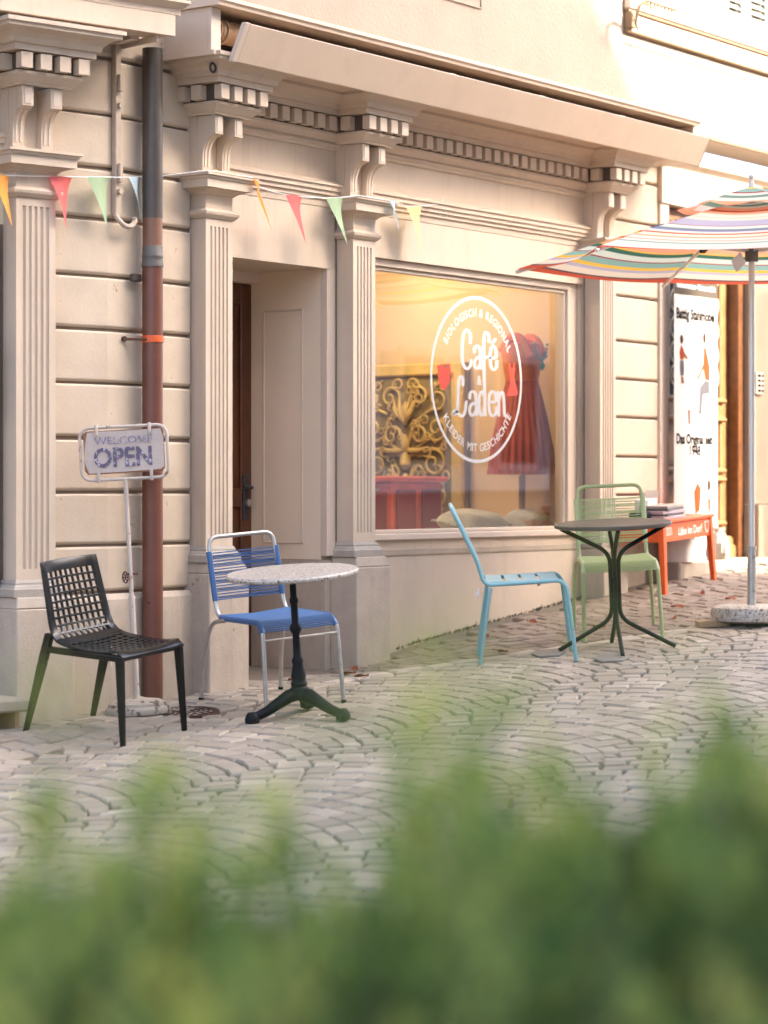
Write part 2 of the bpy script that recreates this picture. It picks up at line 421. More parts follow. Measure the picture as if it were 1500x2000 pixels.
# carriageway: segmental arches side by side
CW = 1.28; RAD = .86
for col in range(-1, 5):
    yc = -1.06-col*CW
    n_arc = 0; x0 = -6.5
    while x0 < 8.5:
        s = random.gauss(.130, .006); x0 += s
        nst = 13; ha = math.asin(CW/2/RAD)
        ph = -ha+random.uniform(-.02, .02)
        while ph < ha-.02:
            ln = random.uniform(.105, .165)/RAD
            ln = min(ln, ha-ph)
            if ha-ph-ln < .05: ln = ha-ph
            pm = ph+ln/2
            x = x0+RAD*math.cos(pm)-RAD; y = yc+RAD*math.sin(pm)
            ph += ln
            if y > kerb_y(x)-.08 or not in_plan(x, y): continue
            setts.append((x, y, pm+math.pi/2, ln*RAD, s*math.cos(pm)*1.0, random.random()**1.3*.8 + (.15 if abs(pm) > ha*.85 and random.random() < .3 else 0)))
# kerb row
x = -4.0
while x < 8:
    ln = random.uniform(.14, .26); a = math.atan(-.385) if x > .9 else 0
    setts.append((x+ln/2*math.cos(a), kerb_y(x+ln/2*math.cos(a)), a, ln, .115, random.uniform(.75, 1.0) if x > .7 else random.uniform(.3, .7)))
    x += ln*math.cos(a)
# footway: rows parallel with the kerb row
r = 0
while r < 26:
    r += 1; off = .125*r; x = -4.2+random.uniform(0, .1)
    while x < 8.2:
        ln = random.uniform(.10, .19); a = math.atan(-.385) if x > .9 else 0
        xm = x+ln/2*math.cos(a); ym = kerb_y(xm)+off/math.cos(a)
        x += ln*math.cos(a)
        if ym > .13 or not in_plan(xm, ym-.02): 
            if not (ym < -.0): continue
            if not in_plan(xm, ym): continue
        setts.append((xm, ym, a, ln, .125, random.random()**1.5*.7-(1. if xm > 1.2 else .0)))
def sett_mesh(lst):
    vs = []; fs = []; tones = []
    for (x, y, a, ln, wd, tone) in lst:
        ca, sa = math.cos(a), math.sin(a); hx, hy = ln/2-.0055, wd/2-.0055
        tz = random.uniform(-.003, .005); n = len(vs)
        t1, t2 = random.uniform(-.035, .035), random.uniform(-.035, .035)
        def put(u, v, dz):
            px, py = x+u*ca-v*sa, y+u*sa+v*ca
            vs.append((px, py, g(px, py)+tz+dz+u*t1+v*t2))
        cj = [(random.uniform(-.006, .006), random.uniform(-.006, .006)) for _ in range(4)]
        q = [(-hx, -hy), (hx, -hy), (hx, hy), (-hx, hy)]
        for (u, v), (a1, b1) in zip(q, cj): put(u+a1, v+b1, -.05)
        for (u, v), (a1, b1) in zip(q, cj): put(u+a1, v+b1, -.008)
        for (u, v), (a1, b1) in zip(q, cj): put((u+a1)*.90, (v+b1)*.89, .0015)
        for k in range(4):
            l = (k+1) % 4
            fs.append((n+k, n+l, n+4+l, n+4+k)); fs.append((n+4+k, n+4+l, n+8+l, n+8+k))
        fs.append((n+8, n+9, n+10, n+11)); tones += [tone]*12
    return vs, fs, tones
def sett_obj(name, lst, parent):
    vs, fs, tn = sett_mesh(lst); me = bpy.data.meshes.new(name); me.from_pydata(vs, [], fs); me.update()
    at = me.attributes.new('tone', 'FLOAT', 'POINT'); at.data.foreach_set('value', tn)
    me.materials.append(M['sett']); o = bpy.data.objects.new(name, me); link(o, parent); return o
def hedge_top(px): return 1560 if px < 780 else 1420
rank = []
for i, s in enumerate(setts):
    pr = proj(s[0], s[1], g(s[0], s[1]))
    if pr and 0 <= pr[0] <= 1500 and pr[1] < hedge_top(pr[0])+80: rank.append((pr[2], i))
rank.sort(); big = set(i for _, i in rank[:300])
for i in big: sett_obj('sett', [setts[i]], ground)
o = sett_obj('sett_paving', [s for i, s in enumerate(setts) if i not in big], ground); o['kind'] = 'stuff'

# ------------------------------------------------------------------ cafe building
bld = thing('cafe_building', 'cream stone corner building with pilasters, dentil cornice and large cafe window', 'building', (0, 0, 0))
ZPL = .716                      # top of plinth
PIL = [(1, .213, .441, .0), (2, 1.557, 1.777, .08), (3, 4.385, 4.595, .39)]
def flute_plan(x0, x1, yf, yb, n=5, dep=.012):
    wd = x1-x0; m = wd*.13; pitch = (wd-2*m)/n; pts = [(x0, yb), (x0, yf)]
    for i in range(n):
        a = x0+m+pitch*i+pitch*.22; b = x0+m+pitch*(i+1)-pitch*.22; r = (b-a)/2; c = (a+b)/2
        pts += [(c-r*math.cos(q), yf+dep*math.sin(q)) for q in [0, math.pi*.25, math.pi*.5, math.pi*.75, math.pi]]
    return pts+[(x1, yf), (x1, yb)]
def pilaster(x0, x1, yf, yb, zpl, zg, T, lab=None, frt=.05, n=5):
    """fluted shaft with plinth, base, capital and a pair of scroll brackets; yb = wall behind"""
    s = MB(T); s.plan(flute_plan(x0, x1, yf, yb, n), zpl+.14, 2.53)
    s.box(x0, x1, yf, yb, zpl+.085, zpl+.14); s.box(x0, x1, yf, yb, 2.53, 2.57)
    sh = s.build('pilaster', M['paint'], bld)
    p = MB(T); px0, px1, py = x0-.0, x1+.105, yf-.05
    p.plan([(x0-.035, yb+.02), (x0-.03, py), (px1-.02, py), (px1, yb+.02)], zg-.12, zpl-.06)
    p.prism([(x0-.035, yb+.02), (x0-.03, py), (px1-.02, py), (px1, yb+.02)], lambda a, b: (a, b, zpl-.06),
            lambda a, b: (a+(.012 if a < (x0+x1)/2 else -.03), b+(.012 if b < yb else 0), zpl-.0))
    p.build('plinth', M['plinth'], sh, bevel=.006)
    path = [(x0, yb+.01), (x0, yf), (x1, yf), (x1, yb+.01)]
    b = MB(T); b.sweep(path, [(-.02, zpl), (.034, zpl), (.034, zpl+.038), (.026, zpl+.044), (.022, zpl+.052), (.012, zpl+.06), (.012, zpl+.07), (.003, zpl+.085), (-.02, zpl+.085)])
    b.box(x0+.001, x1-.001, yf+.002, yb, zpl+.001, zpl+.084)
    b.build('base_moulding', M['basestone'], sh)
    c = MB(T)
    c.box(x0, x1, yf, yb, 2.571, 2.80)
    c.sweep(path, [(-.02, 2.572), (.008, 2.572), (.026, 2.592), (.03, 2.606), (.024, 2.61), (.012, 2.618), (.004, 2.625), (-.02, 2.625)])
    c.sweep(path, [(-.02, 2.70), (.008, 2.70), (.02, 2.712), (.045, 2.722), (.055, 2.724), (.055, 2.728), (.078, 2.728), (.078, 2.772), (.086, 2.774), (.09, 2.786), (.102, 2.79), (.102, 2.803), (-.02, 2.803)])
    c.build('capital', M['paint'], sh)
    # frieze block behind brackets and the two brackets
    fb = MB(T); fb.box(x0-.018, x1+.018, yf+.05, yb+.02, 2.803, 3.14); fb.build('frieze_block', M['paint'], sh)
    bw = .068; xl = x0-.018; xr = x1+.018
    for k, bx in enumerate((xl+.004, xl+(xr-xl)*.5+.038)):
        q = MB(T)
        prof = [(yf+.05, 2.804), (yf+.012, 2.804), (yf+.01, 2.90)]
        for i in range(7):
            a = i/6*math.pi/2
            prof.append((yf+.01-.07*(1-math.cos(a)), 2.90+.108*math.sin(a)))
        prof += [(yf-.06, 3.014), (yf-.078, 3.016), (yf-.078, 3.118), (yf+.05, 3.118)]
        q.prism(prof, lambda y, z: (bx, y, z), lambda y, z: (bx+bw, y, z))
        br = q.build('bracket', M['paint'], sh, bevel=.0025)
        d = MB(T); d.box(bx+.014, bx+bw-.014, yf-.0812, yf-.07, 3.03, 3.104)
        # raised ribs on the curved face
        for rx in (.014, .042):
            pr = [(yf+.011, 2.845), (yf+.007, 2.845), (yf+.005, 2.90)]
            for i in range(6):
                a = i/6*math.pi/2; pr.append((yf+.005-.068*(1-math.cos(a)), 2.90+.107*math.sin(a)))
            back = [(yf+.012, 2.90)]
            pr2 = pr+[(p_[0]+.008, p_[1]-.002) for p_ in pr[::-1][:-2]]
            d.prism(pr2, lambda y, z: (bx+rx, y, z), lambda y, z: (bx+rx+.012, y, z))
        d.build('bracket_panel', M['trim'], br) if False else d.build('bracket_panel', M['trim'], sh)
    return sh
YW = .12                         # wall plane of the shop front
for i, x0, x1, zg in PIL:
    pilaster(x0, x1, 0, YW if i > 1 else YW, ZPL, zg, None, n=5)
pilaster(-.665, -.43, -.1, .02, .57, -.08, TB, n=5)

# entablature: one continuous moulding that breaks forward over the pilasters
YB = -.078
def brk(x0, x1): return [(x0-.018, YW), (x0-.018, YB), (x1+.018, YB), (x1+.018, YW)]
epath = [p for i, a, b, z in PIL for p in brk(a, b)]
epath0 = [(-3.0, .0), (-.683, .0), (-.683, -.178), (-.412, -.178), (-.412, .0)]
bed = [(-.01, 3.119), (.016, 3.119), (.02, 3.128), (.028, 3.133), (.052, 3.16), (.058, 3.166), (.058, 3.181), (-.01, 3.181)]
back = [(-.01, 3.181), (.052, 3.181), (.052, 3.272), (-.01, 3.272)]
crown = [(-.01, 3.272), (.105, 3.272), (.105, 3.302), (.122, 3.306), (.13, 3.332), (.152, 3.352), (.19, 3.366), (.20, 3.37), (.20, 3.386), (.214, 3.39), (.214, 3.41), (-.01, 3.41)]
e = MB(); e.sweep(epath, bed); e.sweep(epath, crown); ent = e.build('entablature', M['paint'], bld)
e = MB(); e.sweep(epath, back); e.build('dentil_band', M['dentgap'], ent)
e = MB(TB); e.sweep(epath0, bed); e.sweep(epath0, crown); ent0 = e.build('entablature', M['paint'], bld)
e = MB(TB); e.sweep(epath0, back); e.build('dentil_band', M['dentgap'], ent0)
dm = MB(); dm.box(-.033, .033, -.05, .0, 0, .076); 
proto = None
def dentils(path, par, T, ax):
    global proto
    for a, b in zip(path, path[1:]):
        dx, dy = b[0]-a[0], b[1]-a[1]; l = math.hypot(dx, dy); ux, uy = dx/l, dy/l; nx, ny = uy, -ux
        conv = .052
        # stretch by the mitre so that the row runs out to the corners
        s0 = -.09 if ((abs(dy) < 1e-6 and a[1] < YW-.1) or abs(dy) > 1e-6) else .095
        if abs(dy) > 1e-6: rngs = [l*.5-.06, l*.5+.05]
        else:
            n = max(1, int(round((l-2*s0-.03)/.106))); st = (l-2*s0)/n; rngs = [s0+st*(i+.5) for i in range(n)]
        if abs(dy) > 1e-6 and dy > 0: continue
        for q in rngs:
            x, y = a[0]+ux*q+nx*conv, a[1]+uy*q+ny*conv
            if proto is None:
                proto = dm.build('dentil', M['paint'], par); o = proto
            else:
                o = proto.copy(); C.objects.link(o); o.parent = par
            ang = math.atan2(uy, ux)
            if T: x, y = tb(x, y); ang += ax
            o.location = (x, y, 3.188); o.rotation_euler = (0, 0, ang)
dentils(epath, ent, None, 0)
dentils(epath0[1:], ent0, TB, math.atan2(EXy, EXx))

# frieze panels, architrave mouldings and fascia over openings
def bay(xa, xb, yw, zhead, T, ywin):
    f = MB(T); f.box(xa, xb, yw, yw+.12, 2.91, 3.13); f.build('frieze_panel', M['paint'], bld)
    f = MB(T); f.sweep([(xa, yw), (xb, yw)], [(-.02, 3.085), (.012, 3.085), (.016, 3.10), (.03, 3.112), (.03, 3.119), (-.02, 3.119)], caps=True); f.build('frieze_moulding', M['paint'], bld)
    f = MB(T); f.sweep([(xa, yw), (xb, yw)], [(-.02, 2.752), (.004, 2.752), (.008, 2.79), (.02, 2.793), (.02, 2.815), (.034, 2.818), (.034, 2.84), (.046, 2.843), (.046, 2.866), (.058, 2.872), (.058, 2.882), (.004, 2.91), (-.02, 2.91)])
    f.build('architrave', M['paint'], bld)
    f = MB(T); f.box(xa, xb, yw, yw+.12, zhead, 2.751); f.build('lintel_panel', M['paint'], bld)
bay(.459, 1.539, YW, 2.395, None, 0)
bay(1.795, 4.367, YW, 2.50, None, 0)
bay(-3.0, -.683, .02, 2.45, TB, 0)

w_ = MB(); w_.box(1.547, 1.79, YW+.012, .33, .0, 3.4); w_.build('pier_core', M['paint'], bld)
for xa_, xb_ in ((.20, .33), (4.37, 4.60)):
    w_ = MB(); w_.box(xa_, xb_, YW+.012, .33, .0, 3.4); w_.build('pier_core', M['paint'], bld)
# door recess -----------------------------------------------------------------
xr = 1.467
w_ = MB(); w_.box(xr, 1.545, YW, YW+.05, .72, 2.3945); w_.build('door_jamb', M['trim'], bld, bevel=.004)
w_ = MB(); w_.box(xr, 1.60, YW+.05, .76, .70, 2.3945); w_.build('reveal_panel', M['reveal'], bld)
w_ = MB(); w_.box(xr+.004, 1.60, YW+.02, .76, -.05, .699); w_.build('reveal_plinth', M['plinth'], bld)
# raised frame on the reveal: recessed panel outline
w_ = MB()
for (a, b, c, d) in ((.30, .30+.012, .79, 2.17), (.585, .60, .79, 2.17), (.30, .60, 2.158, 2.17), (.30, .60, .79, .802)):
    w_.box(xr-.007, xr+.01, a, b, c, d)
w_.build('reveal_moulding', M['trim'], bld, bevel=.003)
w_ = MB(); w_.box(.33, .447, YW+.0, .76, -.05, 2.3945); w_.build('reveal_panel', M['reveal'], bld)
w_ = MB(); w_.box(.447, xr, YW+.12, .80, 2.396, 2.44); w_.build('soffit', M['paint'], bld)
w_ = MB(); w_.box(.447, xr, .62, .70, 2.33, 2.3955); w_.build('door_head', M['trim'], bld)
w_ = MB(); w_.lathe([(.05, 0), (.05, .006), (.034, .008), (.03, .002)], 20, (.80, .35, 2.389)); w_.build('ceiling_spot', M['dark'], bld)
dr = MB(); dr.box(.447, xr, .70, .745, .06, 2.33); door = dr.build('door', M['woodred'], bld)
dr = MB()
for (a, b, c, d) in ((.447, .55, .06, 2.33), (1.365, xr, .06, 2.33), (.55, 1.365, 2.20, 2.33), (.55, 1.365, .06, .30), (.55, 1.365, 1.0, 1.12)):
    dr.box(a+.001, b-.001, .682, .699, c+.001, d-.001)
dr.build('door_stile', M['woodred'], door, bevel=.006)
h = MB(); h.box(1.375, 1.42, .668, .681, .93, 1.20); h.build('lock_plate', M['hook'], door, bevel=.004)
h = MB(); h.tube(fillet([(1.40, .67, 1.12), (1.40, .62, 1.12), (1.31, .615, 1.125)], .02), .011); h.build('door_handle', M['hook'], door, smooth=True)
h = MB(); h.tube([(1.40, .67, 1.03), (1.40, .645, 1.03)], .022, 14); h.build('lock_cylinder', M['galv'], door, smooth=True)
w_ = MB(); w_.box(.447, xr, YW-.02, .70, -.1, .03); w_.build('door_threshold', M['step'], bld)

# shop window -------------------------------------------------------------------
xw0, xw1, zs, zh = 1.795, 4.367, .84, 2.4995
w_ = MB(); w_.box(xw0, xw1, YW+.02, YW+.2, -.05, .72); w_.build('sill_wall', M['sillwall'], bld)
w_ = MB(); w_.sweep([(xw0, YW+.02), (xw1, YW+.02)], [(-.15, .70), (.0, .70), (.008, .712), (.012, .74), (-.15, .74)]); w_.build('plinth_moulding', M['plinth'], bld)
w_ = MB(); w_.box(xw0, xw1, YW+.03, YW+.2, .741, .80); w_.build('apron_panel', M['paint'], bld)
w_ = MB(); w_.box(xw0, xw1, YW+.0, YW+.14, .801, .842); w_.build('window_sill', M['trim'], bld, bevel=.006)
w_ = MB(); w_.box(4.327, xw1, YW+.02, YW+.2, .843, zh); w_.build('window_pier', M['paint'], bld)
win = MB()
fr = YW+.03
for a, b, c, d, y0, y1 in ((xw0, xw0+.13, .8425, zh, fr, fr+.09), (4.215, 4.325, .8425, zh, fr, fr+.09), (xw0+.13, 4.215, zh-.045, zh, fr, fr+.09),
                   (4.195, 4.2145, .866, zh-.0455, fr+.02, fr+.06), (xw0+.13, 4.195, zh-.07, zh-.0455, fr+.02, fr+.06), (xw0+.13, 4.2145, .8425, .8655, fr+.012, fr+.06)):
    win.box(a, b, y0, y1, c, d)
window = win.build('shop_window', M['trim'], bld, bevel=.004)
pane = MB(); pane.add([(xw0+.12, .20, .85), (4.21, .20, .85), (4.21, .20, zh-.05), (xw0+.12, .20, zh-.05)], [(0, 1, 2, 3)]); pane.build('pane', M['glass'], window)
# lettering on the glass: u,v measured from the ring centre
LC = (3.175, 1.814); YL = .1975
def lg(u, v, y=YL): return (LC[0]+u, y, LC[1]+v)
def zm(X, Y): return ((X-561)/519*.53, -(Y-1010-.067*(X-561))/965*.535)
def zmap(X, Y):
    u, v = zm(X, Y); return lg(u, v)
ring = MB(); n = 96
for i in range(n):
    a, b = 2*math.pi*i/n, 2*math.pi*(i+1)/n
    ring.add([lg(.513*math.cos(a), .513*math.sin(a)), lg(.534*math.cos(a), .534*math.sin(a)), lg(.534*math.cos(b), .534*math.sin(b)), lg(.513*math.cos(b), .513*math.sin(b))], [(0, 1, 2, 3)])
ring.build('emblem_ring', M['white'], window)
STR = [[(480,585),(484,510),(462,455),(430,445),(405,490),(390,600),(388,740),(400,835),(440,885),(478,855),(490,790)],
 [(527,690),(532,640),(560,622),(590,655),(594,780),(598,880)], [(594,750),(555,760),(527,810),(533,865),(562,880),(592,835)],
 [(690,565),(690,492),(658,462),(637,510),(632,700),(636,900),(643,1150),(645,1290),(650,1420)], [(612,765),(682,745)],
 [(708,758),(772,748),(766,655),(740,622),(710,660),(706,780),(720,868),(748,892),(778,865),(782,795)], [(728,582),(762,542)],
 [(393,1072),(392,1000),(367,977),(346,1030),(338,1200),(327,1360),(300,1405),(284,1392),(310,1365),(345,1400),(378,1428),(412,1388),(430,1265)],
 [(467,1222),(476,1165),(510,1150),(536,1190),(541,1330),(548,1415)], [(540,1290),(495,1290),(466,1340),(472,1402),(502,1422),(536,1370)],
 [(638,1205),(604,1152),(577,1200),(573,1340),(590,1415),(620,1408),(642,1300)],
 [(690,1272),(762,1265),(756,1180),(726,1150),(692,1190),(686,1320),(705,1412),(740,1430),(768,1395),(773,1335)],
 [(788,1160),(798,1300),(800,1430)], [(800,1230),(825,1163),(850,1180),(860,1300),(868,1420),(886,1440)]]
let = MB()
for k_, q in enumerate(STR): let.ribbon(smooth_path(q, 5), 34, lambda X, Y, k_=k_: (zmap(X, Y)[0], YL-.0005*k_, zmap(X, Y)[2]))
def put_text(mbx, body, size, fn, align='CENTER', bold=0., sx=1.):
    vs, fs = text_mesh(body, size, align, bold); mbx.add([fn(v[0]*sx, v[1]) for v in vs], fs)
put_text(let, '&', .085, lambda a, b: lg(a+zm(583, 0)[0], b+zm(583, 1070)[1]), sx=.95, bold=.002)
let.build('cafe_lettering', M['white'], window)
arc = MB()
def widths(s, size): 
    o_ = []
    for ch in s:
        if ch == ' ': o_.append(size*.38); continue
        vs, _ = text_mesh(ch, size, 'LEFT', .0015); xs_ = [v[0] for v in vs]; o_.append(max(xs_)+size*.10)
    return o_
def arc_text(s, size, a0, a1, rad, top):
    wd = widths(s, size); tot = sum(wd); acc = 0
    for ch, w0 in zip(s, wd):
        mid = acc+w0/2; acc += w0; an = a0+(a1-a0)*mid/tot
        if ch == ' ': continue
        vs, fs = text_mesh(ch, size, 'LEFT', .0015); k = abs(a1-a0)*rad/tot
        def f(v):
            x, y = (v[0]-w0/2+size*.03)*min(k, 1.15), v[1]
            if top: tx, ty, nx, ny = math.sin(an), -math.cos(an), math.cos(an), math.sin(an)
            else: tx, ty, nx, ny = -math.sin(an), math.cos(an), -math.cos(an), -math.sin(an)
            return lg(rad*math.cos(an)+tx*x+nx*y, rad*math.sin(an)+ty*x+ny*y)
        arc.add([f(v) for v in vs], fs)
arc_text('BIOLOGISCH & REGIONAL', .072, R(150), R(27), .405, True)
arc_text('KLEIDER MIT GESCHICHTE', .072, R(212), R(331), .462, False)
arc.build('emblem_slogan', M['white'], window)
cup = MB()
P_ = [(110,852),(175,832),(250,830),(258,900),(252,1040),(218,1105),(190,1132),(160,1112),(130,1040)]
cup.add([zmap(*p) for p in P_], [tuple(range(len(P_)))])
cup.ribbon(smooth_path([(256,925),(285,930),(290,975),(275,1005),(252,1010)], 4), 12, zmap)
cup.build('cup_emblem', M['redvinyl'], window)
cup = MB(); P_ = [(150+18,862),(185,850),(235,852),(235,862),(195,872)]; cup.add([(p[0], p[1]-.001, p[2]) for p in [zmap(*q) for q in P_]], [tuple(range(5))]); cup.build('cup_opening', M['carvedback'], window)
drs = MB(); 
for P_ in ([(925,820),(945,815),(955,872),(975,882),(985,805),(1000,810),(1002,900),(990,970),(945,960),(930,900)], [(945,960),(990,970),(1035,1172),(1020,1197),(915,1204),(905,1192),(940,1060)]):
    drs.add([zmap(*p) for p in P_], [tuple(range(len(P_)))])
drs.build('dress_emblem', M['redvinyl'], window)

# stone wall between the bays and the wall right of the window ------------------------
JZ = [-.12, .573, .818, 1.092, 1.371, 1.656, 1.935, 2.21, 2.505, 2.768, 3.046, 3.34, 3.65]
wallp = [tb(-.45, .0), tb(-.2, 0), (tb(-.06, 0)), (-.32, .118), (-.1, .118), (.20, .118)]
back_ = MB(); back_.plan(wallp+[(.20, .35), tb(-.45, .2)], -.12, 3.65); back_.build('wall_core', M['joint'], bld)
for a, b in zip(JZ, JZ[1:]):
    a += random.uniform(-.002, .003); b += random.uniform(-.003, .002); s = MB(); 
    if a < 0: s.sweep(wallp, [(-.05, a), (.05, a), (.05, b-.035), (.03, b-.006), (-.05, b-.006)])
    else: s.sweep(wallp, [(-.05, a+.009), (.012, a+.009), (.022, a+.022), (.022, b-.016), (.014, b-.007), (-.05, b-.007)])
    s.build('wall_stone', M['plinth'] if a < 0 else M['stone'], bld, bevel=.003)
JR = [.35, .56, .80, 1.07, 1.337, 1.61, 1.876, 2.141, 2.453, 2.719, 2.98, 3.27, 3.55, 3.72]
s = MB(); s.box(4.60, 5.50, .14, .4, .2, 3.72); s.build('wall_core', M['joint'], bld)
for a, b in zip(JR, JR[1:]):
    s = MB(); s.sweep([(4.597, .118), (5.372, .118)], [(-.05, a+.008), (.002, a+.008), (.012, a+.02), (.012, b-.014), (.004, b-.006), (-.05, b-.006)])
    s.build('wall_stone', M['plinth'] if a < .8 else M['stone'], bld, bevel=.003)
s = MB(); s.box(5.374, 5.50, .085, .4, .45, 3.149); s.build('door_surround', M['trim'], bld, bevel=.004)
s = MB(); s.box(5.374, 6.94, .07, .4, 3.15, 3.42); s.build('door_surround', M['trim'], bld, bevel=.004)
s = MB(); s.sweep([(5.30, .085), (7.6, .085)], [(-.1, 3.42), (.02, 3.42), (.05, 3.45), (.07, 3.455), (.07, 3.49), (-.1, 3.49)]); s.build('door_cornice', M['paint'], bld)
# right pier
s = MB(); s.box(6.802, 7.9, .03, .4, .45, .995); s.build('pier_plinth', M['pier'], bld, bevel=.006)
s = MB(); s.box(6.80, 7.9, .08, .4, 1.00, 3.149); s.build('pier', M['pier'], bld, bevel=.005)
s = MB(); s.box(6.942, 7.9, .09, .4, 3.15, 3.42); s.build('pier', M['paint'], bld)
s = MB(); s.box(6.81, 6.93, .055, .069, 1.835, 2.0); bell = s.build('doorbell_panel', M['trim'], bld, bevel=.004)
for k in range(4):
    s = MB(); s.tube([(6.905, .054, 1.862+k*.038), (6.905, .046, 1.862+k*.038)], .009, 10); s.build('bell_button', M['black'], bell)
    s = MB(); s.box(6.83, 6.875, .051, .0535, 1.852+k*.038, 1.872+k*.038); s.build('name_plate', M['darkprint'], bell)
# right door: oak leaf with iron grille in a brown frame
dz0, dz1 = .60, 3.05
s = MB(); s.box(6.70, 6.798, .15, .34, dz0, 3.149); s.box(5.502, 5.56, .15, .34, dz0, 3.149); s.box(5.56, 6.70, .16, .34, dz1, 3.149); s.build('door_frame', M['woodframe'], bld, bevel=.006)
s = MB()
for a, b, c, d in ((5.562, 5.69, dz0, dz1), (6.57, 6.698, dz0, dz1), (5.69, 6.57, dz0, .86), (5.69, 6.57, 1.62, 1.80), (5.69, 6.57, 2.9, dz1), (5.69, 6.57, 1.16, 1.26)):
    s.box(a, b, .24, .30, c, d)
d2 = s.build('door', M['wooddoor'], bld, bevel=.006)
s = MB(); s.box(5.69, 6.57, .275, .29, .86, 1.62)
for c, d in ((.87, 1.15), (1.27, 1.61)):
    for k in range(3):
        i_ = .03*k
        for a, b, c2, d2_ in ((5.70+i_, 5.715+i_, c+i_, d-i_), (6.545-i_, 6.56-i_, c+i_, d-i_), (5.70+i_, 6.56-i_, d-i_-.015, d-i_), (5.70+i_, 6.56-i_, c+i_, c+i_+.015)):
            s.box(a, b, .250+.008*k, .276, c2, d2_)
s.build('door_panel', M['wooddoor'], d2)
s = MB()
for z0 in (1.62, 1.76, 1.17, 1.235, .84): s.sweep([(5.69, .24), (6.62, .24)], [(-.01, z0), (.02, z0), (.034, z0+.012), (.034, z0+.024), (.012, z0+.04), (-.01, z0+.04)])
s.sweep([(5.60, .24), (6.74, .24)], [(-.01, .6), (.07, .6), (.07, .68), (.05, .70), (.05, .74), (.03, .76), (-.01, .76)])
s.build('door_moulding', M['wooddoor'], d2)
s = MB(); s.box(5.69, 6.57, .268, .274, 1.80, 2.90); s.build('door_glass', M['houseglass'], d2)
s = MB()
for xx in (5.80, 6.0, 6.13, 6.26, 6.46): s.tube([(xx, .255, 1.80), (xx, .255, 2.9)], .008, 6)
for zz in (1.95, 2.12, 2.3, 2.5, 2.7):
    for xx in (5.9, 6.13, 6.36, 6.5):
        s.tube([(xx+.07*math.cos(a), .255, zz+.08*math.sin(a)) for a in np.linspace(0, 2*math.pi, 14)[:-1]], .007, 5, closed=True)
        s.tube([(xx+.05*(1-k/14)*math.cos(k*.7), .252, zz+.05*(1-k/14)*math.sin(k*.7)) for k in range(13)], .006, 5)
s.build('iron_grille', M['iron'], d2)
s = MB(); s.plan([(5.30, -.11), (6.0, -.13), (8.0, -.13), (8.0, .3), (5.30, .3)], .35, .598); s.build('door_step', M['step'], bld, bevel=.012)

# upper storey ---------------------------------------------------------------------
s = MB(); s.box(-.02, 9.5, .16, .5, 3.70, 8.5); s.build('upper_wall', M['plaster'], bld)
s = MB(); s.box(4.80, 5.30, .135, .4, 3.71, 3.75); s.build('string_course', M['paint'], bld)
s = MB(TB); s.box(-6, -.02, .06, .5, 3.66, 8.5); s.build('upper_wall', M['plaster'], bld)
s = MB(); s.sweep([(4.90, .158), (9.5, .158)], [(-.02, 3.705), (.03, 3.705), (.05, 3.725), (.05, 3.75), (-.02, 3.755)]); s.build('string_course', M['paint'], bld)
s = MB(); s.box(5.0, 8.5, .150, .159, 4.235, 4.25); s.build('string_course', M['paint'], bld)
s = MB(); s.box(2.6, 3.16, .150, .1595, 4.18, 4.19); s.box(3.15, 3.16, .150, .1595, 4.18, 5.0); s.build('wall_panel_edge', M['plaster'], bld)
# window with sandstone frame and pale shutters
s = MB()
s.box(4.98, 8.4, .115, .158, 4.452, 4.475); s.box(4.98, 8.4, .12, .158, 4.312, 4.335); s.box(4.98, 5.04, .09, .158, 4.336, 4.451)
s.build('sill_frame', M['sillstone'], bld, bevel=.006)
s = MB(); s.box(5.041, 8.4, .135, .158, 4.336, 4.451); s.build('sill_panel', M['trim'], bld)
s = MB(); s.box(4.98, 8.4, .10, .158, 4.476, 4.56); s.build('window_sill', M['trim'], bld, bevel=.006)
def shutter(x0, x1, lab=None):
    s = MB(); z0, z1 = 4.56, 6.2
    for a, b, c, d in ((x0, x0+.07, z0, z1), (x1-.07, x1, z0, z1), (x0+.07, x1-.07, z0, z0+.13), (x0+.07, x1-.07, z1-.1, z1), (x0+.07, x1-.07, 5.3, 5.4)): s.box(a, b, .09, .125, c, d)
    sh = s.build('shutter', M['shutter'], bld, bevel=.003)
    z = z0+.16
    while z < 6.05:
        if not 5.24 < z < 5.42:
            s = MB(); s.add([(x0+.07, .094, z), (x1-.07, .094, z), (x1-.07, .122, z+.04), (x0+.07, .122, z+.04), (x0+.07, .10, z-.006), (x1-.07, .10, z-.006), (x1-.07, .126, z+.034), (x0+.07, .126, z+.034)],
                           [(0,1,2,3), (7,6,5,4), (0,4,5,1), (3,2,6,7), (0,3,7,4), (1,5,6,2)]); s.build('slat', M['shutter'], sh)
        z += .052
    for zz in (4.62, 5.7):
        s = MB(); s.box(x0+.01, x0+.14, .084, .089, zz, zz+.03); s.build('hinge', M['shutter'], sh)
shutter(5.16, 5.62); shutter(5.64, 6.12); shutter(6.36, 6.70); shutter(6.72, 7.1)
s = MB(); s.box(6.13, 6.35, .10, .158, 4.56, 6.2); s.build('window_mullion', M['trim'], bld)
s = MB(); s.box(7.1, 7.6, .14, .158, 4.56, 6.2); s.build('window_opening', M['houseglass'], bld)
s = MB()
for k in range(5): s.tube(smooth_path([(5.0+.02*k, -.03, 4.47), (4.93-.02*k, -.04, 4.50-.01*k), (4.86-.01*k, -.03, 4.42-.02*k), (4.84+.01*k, -.01, 4.33-.01*k)], 5), .006, 5)
for k in range(8): s.tube(smooth_path([(4.98+.05*k, -.025, 4.48), (5.0+.05*k, -.04, 4.51), (5.03+.05*k, -.03, 4.44+.01*(k % 3))], 4), .006, 5)
